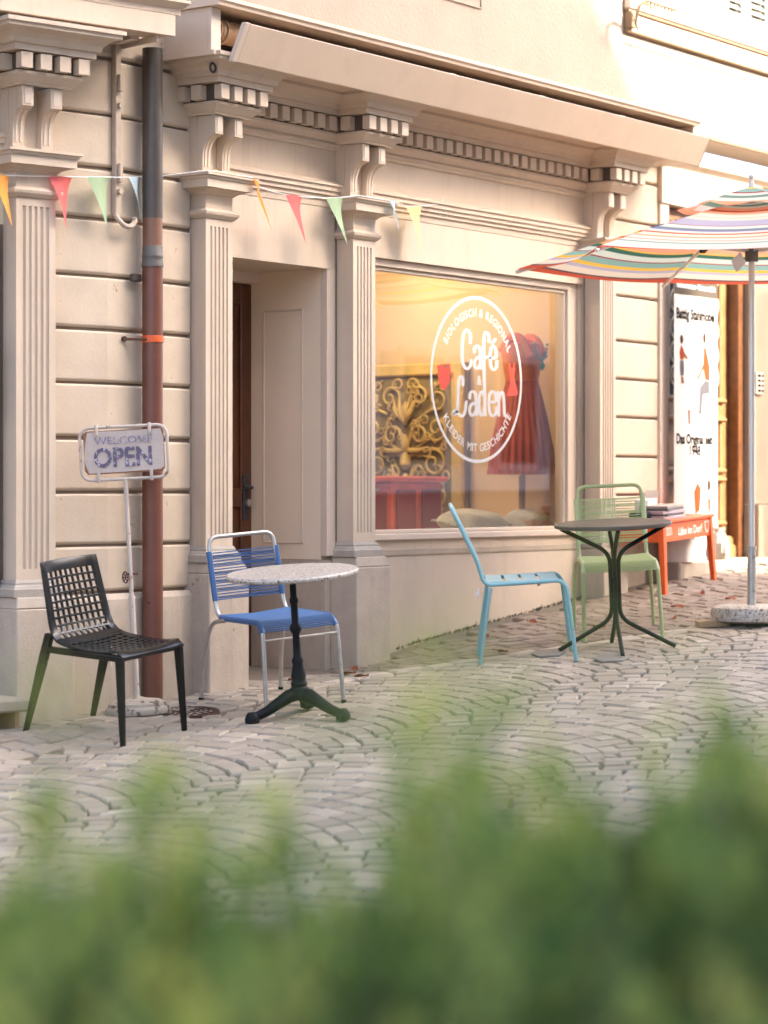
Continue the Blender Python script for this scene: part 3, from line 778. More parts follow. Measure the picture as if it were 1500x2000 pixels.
o = s.build('vine_stem', M['sillstone'], None, smooth=True); tag(o, 'dry twig of creeper hanging at the left end of the upper window sill', 'twig')

# bay at far left: jamb, step, black box
s = MB(TB); s.box(-.78, -.70, .0, .06, .57, 2.45); s.build('door_jamb', M['trim'], bld, bevel=.006)
s = MB(TB); s.box(-3, -.42, .10, .3, -.2, 2.45); s.build('shopfront_panel', M['paint'], bld)
s = MB(TB); s.box(-3, -.70, .02, .0995, -.2, .569); s.build('shopfront_plinth', M['plinth'], bld)
s = MB(TB); s.box(-1.6, -.735, -.35, -.02, .02, .085); s.build('door_step', M['step'], bld, bevel=.012)
s = MB(TB); s.box(-.80, -.775, -.30, -.05, -.15, .018); s.build('step_support', M['tan'], bld)
s = MB(TB); s.box(-.98, -.765, -.045, .095, 1.49, 1.86); s.build('letter_box', M['black'], bld, bevel=.03, seg=4)

# ------------------------------------------------------------------ interior seen through the glass
s = MB(); s.box(4.70, 4.78, .33, 4.4, -.0, 3.2); s.build('interior_wall', M['ochre'], bld)
s = MB(); s.box(-.2, 4.70, 4.32, 4.4, 0, 3.2); s.build('interior_wall', M['ochre'], bld)
s = MB(); s.box(-.28, -.2, .78, 4.4, 0, 3.2); s.build('interior_wall', M['ochre'], bld)
s = MB(); s.box(-.2, 4.70, .83, 4.4, 2.9, 2.98); s.box(1.62, 4.7, .24, .83, 2.9, 2.98); s.build('interior_ceiling', M['intwhite'], bld)
s = MB(); s.box(-.2, 4.70, .83, 4.4, .0, .06); s.build('interior_floor', M['floorwood'], bld)
s = MB(); s.box(1.80, 4.69, .325, 1.02, .74, .80); s.build('display_shelf', M['intwhite'], bld)
s = MB(); s.box(1.66, 1.72, .34, 1.0, .0, 2.9); s.build('interior_wall', M['intwhite'], bld)

lampm = bpy.data.materials.new('added_fill_glow'); lampm.use_nodes = True  # glowing globes added out of view to brighten the window display
_p = lampm.node_tree.nodes['Principled BSDF']; _p.inputs['Emission Color'].default_value = (1, .84, .64, 1); _p.inputs['Emission Strength'].default_value = 17
for lx, ly, lb in ((2.6, .95, 'added unseen globe lamp brightening the shop inside, nearer the doorway'), (3.75, 1.5, 'added unseen globe lamp brightening the shop inside, nearer the dress')):
    lp = thing('added_fill_lamp', lb, 'lamp', (lx, ly, 2.72), group='added fill lamps in the shop')
    s = MB(); s.lathe([(.01, -.09), (.055, -.075), (.085, -.03), (.09, 0), (.085, .03), (.055, .075), (.02, .09)], 20); s.build('globe', lampm, lp, smooth=True)
    s = MB(); s.tube([(0, 0, .09), (0, 0, .178)], .006, 6); s.build('cord', M['black'], lp)

# carved panel on the side wall
cp = thing('carved_panel', 'large gold carved wooden panel with leaf scrolls behind the shop window', 'carving', (4.60, 1.75, .80))
yA, yB, H_ = -.50, .50, 1.22
s = MB(); s.box(.02, .07, yA, yB, 0, H_); s.build('board', M['carvedback'], cp)
s = MB()
for a, b, c, d in ((yA, yA+.1, 0, H_), (yB-.1, yB, 0, H_), (yA+.1, yB-.1, H_-.09, H_), (yA+.1, yB-.1, 0, .06)): s.box(-.02, .025, a, b, c, d)
s.build('frame', M['carved'], cp, bevel=.012)
s = MB()
def spiral(cy, cz, r0, turns, a0, sgn, thick, tail=None):
    pts = []
    N_ = int(14*turns)
    for k in range(N_+1):
        f = k/N_; rr = r0*(1-.82*f); a = a0+sgn*f*turns*2*math.pi
        pts.append((-.005-.03*f, cy+rr*math.cos(a), cz+rr*math.sin(a)))
    if tail: pts = [(0., tail[0], tail[1])]+pts
    s.tube(pts, [thick*.78*(1-.45*k/len(pts)) for k in range(len(pts))], 6)
for m in (-1, 1):
    for (cy, cz, r0, tn, a0, sg, th, tl) in ((.13,.98,.085,1.4,3.6,-1,.016,(.02,.86)), (.28,.96,.08,1.3,4.2,1,.015,(.17,.86)), (.12,.70,.075,1.2,2.5,-1,.017,(.0,.58)),
             (.28,.75,.095,1.4,3.8,1,.017,(.08,.60)), (.25,.50,.11,1.5,2.2,-1,.018,(.02,.55)), (.10,.43,.06,1.2,.5,1,.015,(.02,.35)), (.30,.27,.10,1.5,1.2,1,.017,(.06,.18)),
             (.14,.20,.08,1.3,2.8,-1,.016,(.01,.10)), (.32,.12,.06,1.2,1.5,1,.013,(.2,.05)), (.33,1.05,.05,1.1,3,-1,.012,(.25,1.08)), (.06,1.07,.05,1.2,0,1,.012,(.13,1.05)),
             (.35,.62,.045,1.1,1,1,.012,(.28,.6)), (.19,.59,.045,1.1,4,1,.012,(.1,.55)), (.20,.35,.04,1.1,4,-1,.011,(.14,.3)), (.35,.40,.045,1.1,2,-1,.012,(.3,.35))):
        spiral(m*cy, cz, r0, tn, a0 if m > 0 else math.pi-a0, sg*m, th, (m*tl[0], tl[1]))
    for q in range(26):
        cy, cz = random.uniform(.03, .38), random.uniform(.09, 1.1); spiral(m*cy, cz, random.uniform(.022, .042), 1.2, random.uniform(0, 6), random.choice((-1, 1)), .009, (m*(cy+random.uniform(-.06, .06)), cz+random.uniform(-.07, .07)))
    for (a, b, c, d) in ((.0,.80,.10,.97), (.0,.78,.05,1.0), (.0,.36,.12,.5), (.0,.33,.15,.4), (.0,.30,.08,.10), (.0,.6,.2,.62)):
        s.tube(smooth_path([(-.01, m*a, b), (-.04, m*(a*.4+c*.6), (b+d)/2-.02), (-.015, m*c, d)], 4), [.010, .016, .018, .018, .018, .016, .012, .008, .004], 6)
for z0, r0 in ((.5, .045), (.62, .035), (.34, .05), (.86, .03)):
    s.lathe([(r0*.2, -.05), (r0, -.01), (r0*.9, .04), (r0*.2, .09)], 10, (-.01, 0, z0))
o = s.build('scrollwork', M['carved'], cp, smooth=True)

cabx = thing('red_cabinet', 'dark red lacquered cabinet standing in the shop window below the carved panel', 'cabinet', (3.72, 1.20, .06))
s = MB(); s.box(-.30, .30, -.16, .20, 0, 1.10); s.build('body', M['redwood'], cabx, bevel=.01)
s = MB(); s.box(-.33, .33, -.19, .22, 1.101, 1.14); s.build('top', M['redwood'], cabx, bevel=.01)
for m in (-1, 1):
    s = MB(); s.box(m*.04, m*.26, -.178, -.161, .70, 1.05); s.build('door', M['darkred'], cabx, bevel=.006)
    s = MB(); s.box(-.318, -.301, -.12+(.16 if m > 0 else 0), .01+(.16 if m > 0 else 0), .68, 1.04); s.build('side_panel', M['darkred'], cabx, bevel=.006)

dress = thing('dress_on_stand', 'rust red pleated dress on a wooden tailor stand behind the glass', 'dress', (4.38, .62, .80))
s = MB()
def pleat(q, z): return 1+(.045*math.sin(q*26)+.02*math.sin(q*11+1))*min(1, max(0, (1.06-z)*2.2))
s.lathe([(.222, .435), (.228, .44), (.205, .62), (.172, .80), (.138, .96), (.112, 1.06)], 140, wob=pleat); sk = s.build('skirt', M['dress'], dress, smooth=False)
s = MB(); s.lathe([(.120, 1.055), (.118, 1.07), (.135, 1.16), (.150, 1.26), (.140, 1.31)], 40, wob=lambda q, z: 1+.12*math.cos(2*q)); s.build('bodice', M['dresstop'], dress, smooth=True)
s = MB()
for m in (-1, 1): s.tube(smooth_path([(m*.085, -.12, 1.22), (m*.10, -.05, 1.34), (m*.10, .03, 1.35), (m*.095, .10, 1.26)], 5), .034, 8)
s.build('strap', M['dresstop'], dress, smooth=True)
s = MB(); s.lathe([(.216, .428), (.238, .415), (.234, .445), (.216, .45)], 90, wob=lambda q, z: 1+.03*math.sin(31*q)); s.build('hem', M['dress'], dress)
s = MB(); s.tube([(0, 0, 0.015), (0, 0, .5)], .022, 12); s.lathe([(.16, 0), (.16, .015), (.03, .03)], 24); s.build('stand', M['tan'], dress, smooth=True)
s = MB()
for k in range(15):
    a = -1.2+2.4*k/14; s.lathe([(.004, -.011), (.012, 0), (.004, .011)], 8, (.085*math.sin(a), -.155-.0*a, 1.22+.11*(abs(a)/1.2)**2-.02))
s.lathe([(.005, -.03), (.022, 0), (.005, .03)], 8, (0, -.165, 1.16))
s.build('bead_necklace', M['teal'], dress)

def cushion(x, y, z, sx, sy, rz, tilt, lab):
    o_ = thing('cushion', lab, 'cushion', (x, y, z), (tilt, 0, rz), 'cushions on the window shelf')
    s = MB(); n = 14; vs = []; fs = []
    for sd_ in (1, -1):
        for i in range(n+1):
            for j in range(n+1):
                u, v = -1+2*i/n, -1+2*j/n; hh = .085*((1-u**4)*(1-v**4))**.6
                k = 1-.06*(u*u+v*v)*0; vs.append((u*sx*(1-.06*v*v), v*sy*(1-.06*u*u), sd_*hh*(1+.08*math.sin(5*u+3*v))))
    for b in (0, (n+1)**2):
        for i in range(n):
            for j in range(n): fs.append((b+i*(n+1)+j, b+(i+1)*(n+1)+j, b+(i+1)*(n+1)+j+1, b+i*(n+1)+j+1))
    s.add(vs, fs); s.build('cover', M['cushion'], o_, smooth=True, weld=True)
    s = MB()
    for k in range(60):
        q = k/60*4; sdn = int(q); f = (q-sdn)*2-1
        p = [(f, -1), (1, f), (-f, 1), (-1, -f)][sdn]; d_ = [(0, -1), (1, 0), (0, 1), (-1, 0)][sdn]
        s.tube([(p[0]*sx*.95, p[1]*sy*.95, 0), (p[0]*sx*.95+d_[0]*.03+random.uniform(-.01, .01), p[1]*sy*.95+d_[1]*.03+random.uniform(-.01, .01), -.006)], .004, 4)
    f_ = s.build('fringe', M['cushion'], o_); f_['kind'] = 'stuff'
cushion(3.52, .46, .885, .27, .16, .05, R(10), 'large pale grey fringed cushion lying leftmost on the window shelf')
cushion(3.98, .36, .87, .15, .12, .25, R(20), 'small pale cushion leaning on the larger one at its right')
cushion(4.22, .46, .875, .15, .13, -.2, R(14), 'pale fringed cushion at the right end, beside the leaning cards')
for k in range(4):
    s = MB(); s.box(-.003, .003, -.09, .09, 0, .22-.02*k); o = s.build('greeting_card', M['paper'], None)
    o.location = (4.47+.045*k, .40+.02*k, .802); o.rotation_euler = (0, R(22), 0)
    tag(o, ['white card leaning lowest, first beside the cushions', 'second of the white cards leaning in the window corner', 'third of the white cards leaning in the window corner', 'white card leaning nearest to the window frame'][k], 'card', 'cards leaning in the window corner')
s = MB(); s.lathe([(.05, 0), (.075, .05), (.08, .10), (.06, .14), (.05, .15)], 20); o = s.build('glazed_pot', M['potgreen'], None, smooth=True); o.location = (2.45, .62, 1.12)
tag(o, 'small green glazed pot at the left edge of the shop window', 'pot')
st = thing('small_stand', 'little pale side table carrying the green pot inside the window', 'side table', (2.45, .62, .801))
s = MB(); s.lathe([(.14, .30), (.14, .318)], 24); s.build('table_top', M['tan'], st)
for k in range(3):
    a = k*2.094; s = MB(); s.tube([(.09*math.cos(a), .09*math.sin(a), .299), (.13*math.cos(a), .13*math.sin(a), 0)], .008, 6); s.build('leg', M['galv'], st)

# ------------------------------------------------------------------ awnings
aw = thing('retractable_awning', 'long cream retractable awning rolled in above the cafe window', 'awning', (0, 0, 3.41))
s = MB(); s.box(-.012, .008, -.20, .13, .003, .235); s.box(5.21, 5.23, -.265, .13, .003, .235); s.box(-.012, 5.23, .131, .158, .003, .29); s.build('housing', M['awnboard'], aw)
s = MB(); s.box(-.014, .067, -.225, -.201, .0, .235); s.build('end_post', M['trim'], aw, bevel=.003)
s = MB(); s.box(-.04, 5.24, -.262, .13, -.022, .002); s.build('bottom_board', M['awnboard'], aw)
s = MB(); s.sweep([(-.035, -.26), (5.26, -.26)], [(-.42, .236), (.03, .236), (.034, .25), (.045, .262), (.045, .282), (-.42, .30)]); s.build('cover_strip', M['awnboard'], aw)
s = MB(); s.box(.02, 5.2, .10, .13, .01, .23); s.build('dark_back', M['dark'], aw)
s = MB(); s.tube([(.085, -.13, .14), (5.18, -.13, .14)], .062, 18)
for k in range(4): s.tube([(.072+.03*k, -.13, .14), (.088+.03*k, -.13, .14)], .066+.006*(k % 2), 18)
s.build('fabric_roll', M['roller'], aw, smooth=True)
s = MB(); s.prism([(-.40, .142), (-.385, .142), (-.292, -.050), (-.305, -.050)], lambda y, z: (.10, y, z), lambda y, z: (5.21, y, z)); s.build('front_board', M['awnboard'], aw, bevel=.004)
s = MB(); s.prism([(-.404, .144), (-.372, .144), (-.278, -.052), (-.309, -.052)], lambda y, z: (.055, y, z), lambda y, z: (.099, y, z)); s.build('end_cap', M['trim'], aw, bevel=.003)
s = MB(); s.prism([(-.404, .144), (-.372, .144), (-.288, -.052), (-.309, -.052)], lambda y, z: (5.2105, y, z), lambda y, z: (5.218, y, z)); s.build('end_cap', M['trim'], aw, bevel=.003)
for xx in (.95, 1.95, 2.95, 3.95, 4.95):
    s = MB(); s.tube([(xx, -.05, .19), (xx+.12, -.37, .145)], .011, 6); s.tube([(xx+.07, -.24, .165), (xx+.13, -.26, .16)], .014, 6); s.build('folding_arm', M['galv'], aw)
s = MB(); s.tube([(.03, -.20, -.025), (.03, -.20, -.055)], .012, 8); s.tube([(.03+.022*math.cos(a), -.20, -.078+.024*math.sin(a)) for a in np.linspace(0, 2*math.pi, 12)[:-1]], .007, 6, closed=True); s.build('crank_eye', M['hook'], aw)
al = thing('left_awning_box', 'cream awning box with moulded top over the left shop bay', 'awning', (0, 0, 0))
s = MB(TB); s.box(-3, .13, -.36, -.335, 3.43, 3.54); s.build('front_board', M['awnboard'], al, bevel=.003)
s = MB(TB); s.sweep([(-3, -.34), (.14, -.34), (.14, .05)], [(-.30, 3.541), (.02, 3.541), (.022, 3.57), (.035, 3.578), (.06, 3.60), (.06, 3.615), (-.3, 3.64)]); s.build('top_moulding', M['awnboard'], al)
s = MB(TB); s.box(-3, .10, -.334, -.22, 3.432, 3.45); s.build('bottom_board', M['awnboard'], al)
s = MB(TB); s.box(-.05, .0, -.22, -.02, 3.415, 3.44); s.box(.03, .045, -.334, -.02, 3.40, 3.43); s.build('side_rail', M['trim'], al)
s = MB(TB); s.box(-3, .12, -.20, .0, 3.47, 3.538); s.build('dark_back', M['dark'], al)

# ------------------------------------------------------------------ downpipe
dp = thing('downpipe', 'red brown rain downpipe with dark grey upper section beside the doorway', 'downpipe', (-.200, .02, 0))
zb = g(-.2, 0)
for (nm, m_, z0, z1, r_) in (('lower_pipe', 'pipebrown', zb, 2.285, .0545), ('pipe_collar', 'zinc', 2.285, 2.385, .056), ('brown_coupling', 'pipecopper', 2.385, 2.53, .0525), ('upper_pipe', 'pipegrey', 2.53, 3.42, .0535)):
    s = MB()
    if nm == 'pipe_collar': s.lathe([(.0525, 2.385), (.054, 2.38), (.054, 2.34), (.056, 2.335), (.056, 2.325), (.054, 2.32), (.056, 2.30), (.0585, 2.285), (.0585, 2.276), (.055, 2.276)][::-1], 28)
    else: s.tube([(0, 0, z0), (0, 0, (z0+z1)/2), (0, 0, z1)], r_, 28)
    s.build(nm, M[m_], dp, smooth=True)
s = MB(); s.lathe([(.056, 1.878), (.058, 1.88), (.058, 1.912), (.056, 1.914)], 28); cl = s.build('pipe_clamp', M['orangeclamp'], dp, smooth=True)
s = MB(); s.tube([(-.05, -.01, 1.893), (-.14, .07, 1.893)], .007, 6); s.tube([(-.145, .06, 1.893), (-.145, .085, 1.893)], .014, 8); s.build('clamp_bolt', M['rust'], cl)
s = MB(); s.box(-.115, -.05, .03, .06, 2.195, 2.235); s.build('wall_bracket', M['pipegrey'], dp, bevel=.004)
s = MB(); s.tube([(.05, -.02, .50), (-.06, -.02, .52)], .006, 6); s.build('tie_wire', M['rust'], dp)

hb = thing('iron_wall_bar', 'cream painted iron bar with bolts and a bottom hook, left of the downpipe', 'iron bar', (-.412, .098, 0))
s = MB(); s.box(-.022, .022, -.03, .0, 2.52, 3.42); s.build('bar', M['bracketiron'], hb, bevel=.004)
for zz in (3.10, 2.655):
    s = MB(); s.tube([(0, -.031, zz), (0, -.05, zz)], .017, 6); s.build('bolt', M['bracketiron'], hb)
for z0, z1 in ((3.17, 3.26), (2.70, 2.80)):
    s = MB(); s.box(-.013, .013, -.052, -.031, z0, z1); s.build('lug', M['bracketiron'], hb, bevel=.004)
s = MB(); s.tube(smooth_path([(-.01, -.02, 2.53), (-.01, -.045, 2.50), (.02, -.06, 2.475), (.06, -.065, 2.478), (.085, -.065, 2.505), (.083, -.065, 2.525)], 5), .014, 8); s.build('hook', M['bracketiron'], hb, smooth=True)

# ------------------------------------------------------------------ bunting
bt = thing('bunting', 'string of coloured cloth pennants strung across the pilasters', 'bunting', (0, 0, 2.8))
str_pts = [(-2.2, .45, -.15), (-1.178, .171, -.136), (-1.09, .15, -.128), (-.972, .123, -.121), (-.859, .096, -.113), (-.646, .075, -.095), (-.432, .045, -.076), (-.304, .062, -.062), (-.042, .085, -.026), (.034, -.02, -.008), (.11, -.1, .006), (.213, -.104, .008), (.483, -.104, .006), (.56, -.10, -.036), (.647, -.09, -.046), (.808, -.09, -.056), (.996, -.09, -.049), (1.167, -.095, -.039), (1.33, -.104, -.018), (1.462, -.106, .005), (1.762, -.105, .006), (1.885, -.10, .004), (2.094, .0, .006), (2.353, .04, .039), (2.624, .085, .083)]
s = MB(); sp_ = smooth_path(str_pts, 1); s.tube(sp_, .0032, 5); s.tube([sp_[-1], (2.66, .119, .088)], .004, 5); s.tube([(2.62, .08, .083), (2.66, .08, .0)], .002, 4); s.tube([(2.60, .08, .083), (2.61, .07, .13)], .002, 4); s.build('cord', M['white'], bt)
def pennant(col, p0, p1, ht, twist=0., lean=0., lab=None):
    n = 8; vs = []; fs = []; p0 = Vector(p0); p1 = Vector(p1); ax = p1-p0; nrm = Vector((ax.y, -ax.x, 0)).normalized()
    for i in range(n+1):
        f = i/n
        for j in range(5):
            u = j/4; a = p0+ax*(.5+(u-.5)*(1-f)+lean*f*f) - Vector((0, 0, ht*1.15*f))
            b_ = nrm*(.018*math.sin(u*4+f*3)*(1-f)+twist*f*(.5-u)*(1-f)*.12+.02*f*math.sin(f*3))
            vs.append(tuple(a+b_))
    for i in range(n):
        for j in range(4): fs.append((i*5+j, i*5+j+1, (i+1)*5+j+1, (i+1)*5+j))
    s = MB(); s.add(vs, fs); o_ = s.build('pennant', FL[col], bt, smooth=True)
    if lab: o_['label'] = lab
    return o_
def at(t0):  # point on cord by world x
    best = min(range(len(sp_)), key=lambda i: abs(sp_[i][0]-t0)); return sp_[best]
def on_cord(xw):
    for a, b in zip(sp_, sp_[1:]):
        if a[0] <= xw <= b[0]:
            f = (xw-a[0])/max(b[0]-a[0], 1e-6); return tuple(a[k]+(b[k]-a[k])*f for k in range(3))
    return sp_[-1]
for col, xa, xb, ht, tw, ln, lab in (('orange', -1.22, -1.115, .22, .4, .55, 'orange pennant at the left edge'), ('red', -.90, -.735, .235, 1.2, .15, 'red pennant left of the iron bar'), ('green', -.648, -.487, .225, .6, .30, 'green pennant just left of the iron bar'),
        ('blue', -.345, -.22, .21, .6, .25, 'pale blue pennant half hidden by the downpipe'), ('orange', .49, .555, .155, .5, 2.2, 'twisted orange pennant over the doorway'), ('red', .795, .965, .235, .5, .60, 'red pennant over the doorway'), ('green', 1.165, 1.335, .24, .6, .62, 'green pennant on the second capital'),
        ('blue', 1.765, 1.865, .15, .8, .55, 'small pale blue pennant right of the second capital'), ('yellow', 2.094, 2.34, .25, .8, .22, 'yellow pennant over the shop window')):
    pennant(col, on_cord(xa), on_cord(xb), ht, tw, ln, lab)
s = MB(); n = 6; vs = [(.16+.30*i/n*(1 if j == 0 else .8), -.085+.10*j+.01*math.sin(i*2), .012+.012*math.sin(i*1.9+j)) for j in range(2) for i in range(n+1)]
s.add(vs, [(i, i+1, n+2+i, n+1+i) for i in range(n)]); o = s.build('pennant', FL['yellow'], bt, smooth=True); o['label'] = 'yellow pennant lying on the first capital'

# ------------------------------------------------------------------ OPEN sign stand
RV = Vector((.5801, -.8146, 0)); FV = Vector((.8146, .5801, 0))
sx_, sy_ = -.54, -.175
sg = thing('open_sign_stand', 'rusty white stand with a crumpled WELCOME OPEN sign beside the downpipe', 'sign stand', (sx_, sy_, g(sx_, sy_)-.004))
Msg = Matrix((RV, FV, Vector((0, 0, 1)))).transposed(); sg.rotation_euler = (Msg @ Matrix.Rotation(R(-3.0), 3, 'Y')).to_euler()
s = MB(); s.lathe([(.165, .0), (.168, .02), (.16, .035), (.150, .04), (.147, .055), (.12, .068), (.06, .075), (.02, .085)], 36); s.build('base', peeling('peeling_base', (.40,.34,.27), (.10,.07,.05), .47, 18), sg, smooth=True)
s = MB(); s.tube([(0, 0, .07), (0, 0, .60)], .016, 12); s.tube([(0, 0, .60), (0, 0, 1.195)], .011, 12); s.build('post', M['oldwhite'], sg, smooth=True)
s = MB(); s.tube([(-.02, 0, .71), (.04, 0, .71)], .006, 6)
s.tube([(-.03, .028*math.cos(a), .695+.028*math.sin(a)) for a in np.linspace(0, 2*math.pi, 14)[:-1]], .004, 5, closed=True)
for k in range(3): s.tube([(-.03, .028*math.cos(k*1.05), .695+.028*math.sin(k*1.05)), (-.03, -.028*math.cos(k*1.05), .695-.028*math.sin(k*1.05))], .003, 4)
hw = s.build('hand_wheel', M['rust'], sg); hw.rotation_euler = (0, 0, R(35))
fw, fz0, fz1 = .222, 1.195, 1.462
fp = []
for cx_, cz_, a0 in ((fw-.05, fz1-.05, 0), (-fw+.05, fz1-.05, 90), (-fw+.05, fz0+.05, 180), (fw-.05, fz0+.05, 270)):
    fp += [(cx_+.05*math.cos(R(a0+k*22.5)), 0, cz_+.05*math.sin(R(a0+k*22.5))) for k in range(5)]
s = MB(); s.tube(fp, .0085, 8, closed=True); s.build('frame', M['oldwhite'], sg, smooth=True)
for xx in (-.135, .135):
    for zz, d_ in ((fz1, -1), (fz0, 1)):
        s = MB(); s.tube([(xx, -.004, zz+.012*-d_), (xx, -.012, zz+.015*d_), (xx, -.008, zz+.04*d_)], .009, 6); s.build('clip', M['oldwhite'], sg, smooth=True)
bp_ = [(-.205, 1.245), (-.19, 1.225), (.19, 1.225), (.205, 1.245), (.205, 1.43), (.19, 1.445), (-.19, 1.445), (-.205, 1.43)]
s = MB(); s.prism(bp_, lambda a, b: (a, .002, b), lambda a, b: (a, .010, b)); s.build('backing_board', M['signbrown'], sg)
pp = [(-.205, 1.31), (-.20, 1.278), (-.182, 1.23), (0, 1.232), (.185, 1.236), (.202, 1.25), (.203, 1.40), (.19, 1.443), (0, 1.440), (-.12, 1.441), (-.183, 1.438), (-.198, 1.37)]
s = MB(); s.prism(pp, lambda a, b: (a, -.0035+.002*math.sin(a*30+b*20), b), lambda a, b: (a, .0012, b)); s.build('sign_paper', M['signpaper'], sg)
s = MB(); put_text(s, 'OPEN', .135, lambda a, b: (-.005+a, -.0075, 1.262+b), bold=.0035, sx=.86)
s.build('open_lettering', M['signpurple'], sg)
s = MB(); put_text(s, 'WELCOME', .052, lambda a, b: (.0+a, -.0075, 1.376+b), bold=.0008, sx=1.18)
s.build('welcome_lettering', mat('faint_purple_print', (.24,.20,.27), .6, chips=((.50,.42,.38), .47, 50), local=True), sg)

# ------------------------------------------------------------------ chairs
def price_tag(parent, x, y, z, rx=0, rz=0, sz=.05):
    s = MB(); s.add([(-sz*.7, 0, 0), (0, 0, -sz), (sz*.7, 0, 0), (0, 0, sz), (-sz*.7, .002, 0), (0, .002, -sz), (sz*.7, .002, 0), (0, .002, sz)], [(0,1,2,3), (7,6,5,4), (0,4,5,1), (1,5,6,2), (2,6,7,3), (3,7,4,0)])
    o_ = s.build('price_tag', M['tag'], parent); o_.location = (x, y, z); o_.rotation_euler = (rx, 0, rz); return o_
def place(name, label, cat, x, y, th, k=1.0, group=None):
    return thing(name, label, cat, (x, y, g(x, y)+.003), ground_rot(x, y, th, k), group)
CG = 'chairs set out in front of the cafe'

# black perforated chair
bc = place('chair', 'glossy black plastic chair with perforated seat and back, leftmost', 'chair', -1.02, -.44, R(2), 1.1, CG)
prof = smooth_path([(.285, .835), (.262, .74), (.232, .62), (.208, .53), (.175, .475), (.11, .452), (-.02, .44), (-.14, .442), (-.205, .452), (-.235, .447), (-.25, .425)], 6)
cum = [0]
for a, b in zip(prof, prof[1:]): cum.append(cum[-1]+math.hypot(b[0]-a[0], b[1]-a[1]))
Ltot = cum[-1]
def pat(s_):
    s_ = min(max(s_, 0), Ltot)
    for i in range(len(prof)-1):
        if s_ <= cum[i+1]+1e-9:
            f = (s_-cum[i])/(cum[i+1]-cum[i]); return prof[i][0]+(prof[i+1][0]-prof[i][0])*f, prof[i][1]+(prof[i+1][1]-prof[i][1])*f
    return prof[-1]
def halfw(s_):
    f = s_/Ltot; return .205+.03*min(1, f/.5)
def sheet_pt(u, s_):   # u in -1..1
    y, z = pat(s_); hw_ = halfw(s_); f = s_/Ltot
    y2 = y+(.022*(1-u*u) if f < .45 else 0)*(1-f/.45 if f < .45 else 0)
    z2 = z-(.012*(1-u*u) if .5 < f < .95 else 0)
    return (u*hw_, y2, z2)
Uc = [-1, -.94, -.82]; nc = 9
us = [-1, -.82]
for k in range(nc):
    a = -.82+1.64*k/nc; wq = 1.64/nc; us += [a+wq*.15, a+wq*.85, a+wq]
us += [1]
rows = 19; ss = [0, .05]; s_end = Ltot-.05
for k in range(rows):
    a = .05+(s_end-.05)*k/rows; wq = (s_end-.05)/rows; ss += [a+wq*.15, a+wq*.85, a+wq]
ss += [Ltot]
s = MB(); nu = len(us)
for sv in ss:
    for u in us: s.v.append(sheet_pt(u, sv))
for i in range(len(ss)-1):
    for j in range(nu-1):
        hole_u = (1 <= j < nu-2) and ((j-1) % 3 == 1); hole_s = (1 <= i < len(ss)-2) and ((i-1) % 3 == 1)
        if hole_u and hole_s and not (9 <= (i-1)//3 <= 9): continue
        s.f.append((i*nu+j, i*nu+j+1, (i+1)*nu+j+1, (i+1)*nu+j))
o = s.build('seat_shell', M['blackplastic'], bc, smooth=True)
md = o.modifiers.new('thick', 'SOLIDIFY'); md.thickness = .011; md.offset = 0
md = o.modifiers.new('bv', 'BEVEL'); md.width = .0022; md.segments = 2; md.limit_method = 'ANGLE'; md.angle_limit = R(50)
def taper(mbx, a, b, wa, da, wb, db):
    a = Vector(a); b = Vector(b); vs = []
    for p, w_2, d_2 in ((a, wa/2, da/2), (b, wb/2, db/2)): vs += [(p.x-w_2, p.y-d_2, p.z), (p.x+w_2, p.y-d_2, p.z), (p.x+w_2, p.y+d_2, p.z), (p.x-w_2, p.y+d_2, p.z)]
    mbx.add(vs, [(0,1,2,3), (7,6,5,4), (0,4,5,1), (1,5,6,2), (2,6,7,3), (3,7,4,0)])
for m in (-1, 1):
    s = MB(); taper(s, (m*.222, -.222, .436), (m*.235, -.252, 0), .036, .04, .024, .025); s.build('leg', M['blackplastic'], bc, bevel=.007, seg=2)
    s = MB(); taper(s, (m*.218, .215, .50), (m*.236, .245, .36), .032, .046, .034, .046); taper(s, (m*.236, .245, .36), (m*.252, .345, 0), .034, .046, .024, .026); s.build('leg', M['blackplastic'], bc, bevel=.007, seg=2)
    s = MB(); s.box(m*.205, m*.24, -.22, .22, .405, .437); s.build('side_rail', M['blackplastic'], bc, bevel=.007, seg=2)
s = MB(); s.box(-.21, .21, -.235, -.205, .405, .435); s.build('front_rail', M['blackplastic'], bc, bevel=.006)
price_tag(bc, -.05, -.03, .385, 0, R(30), .05)

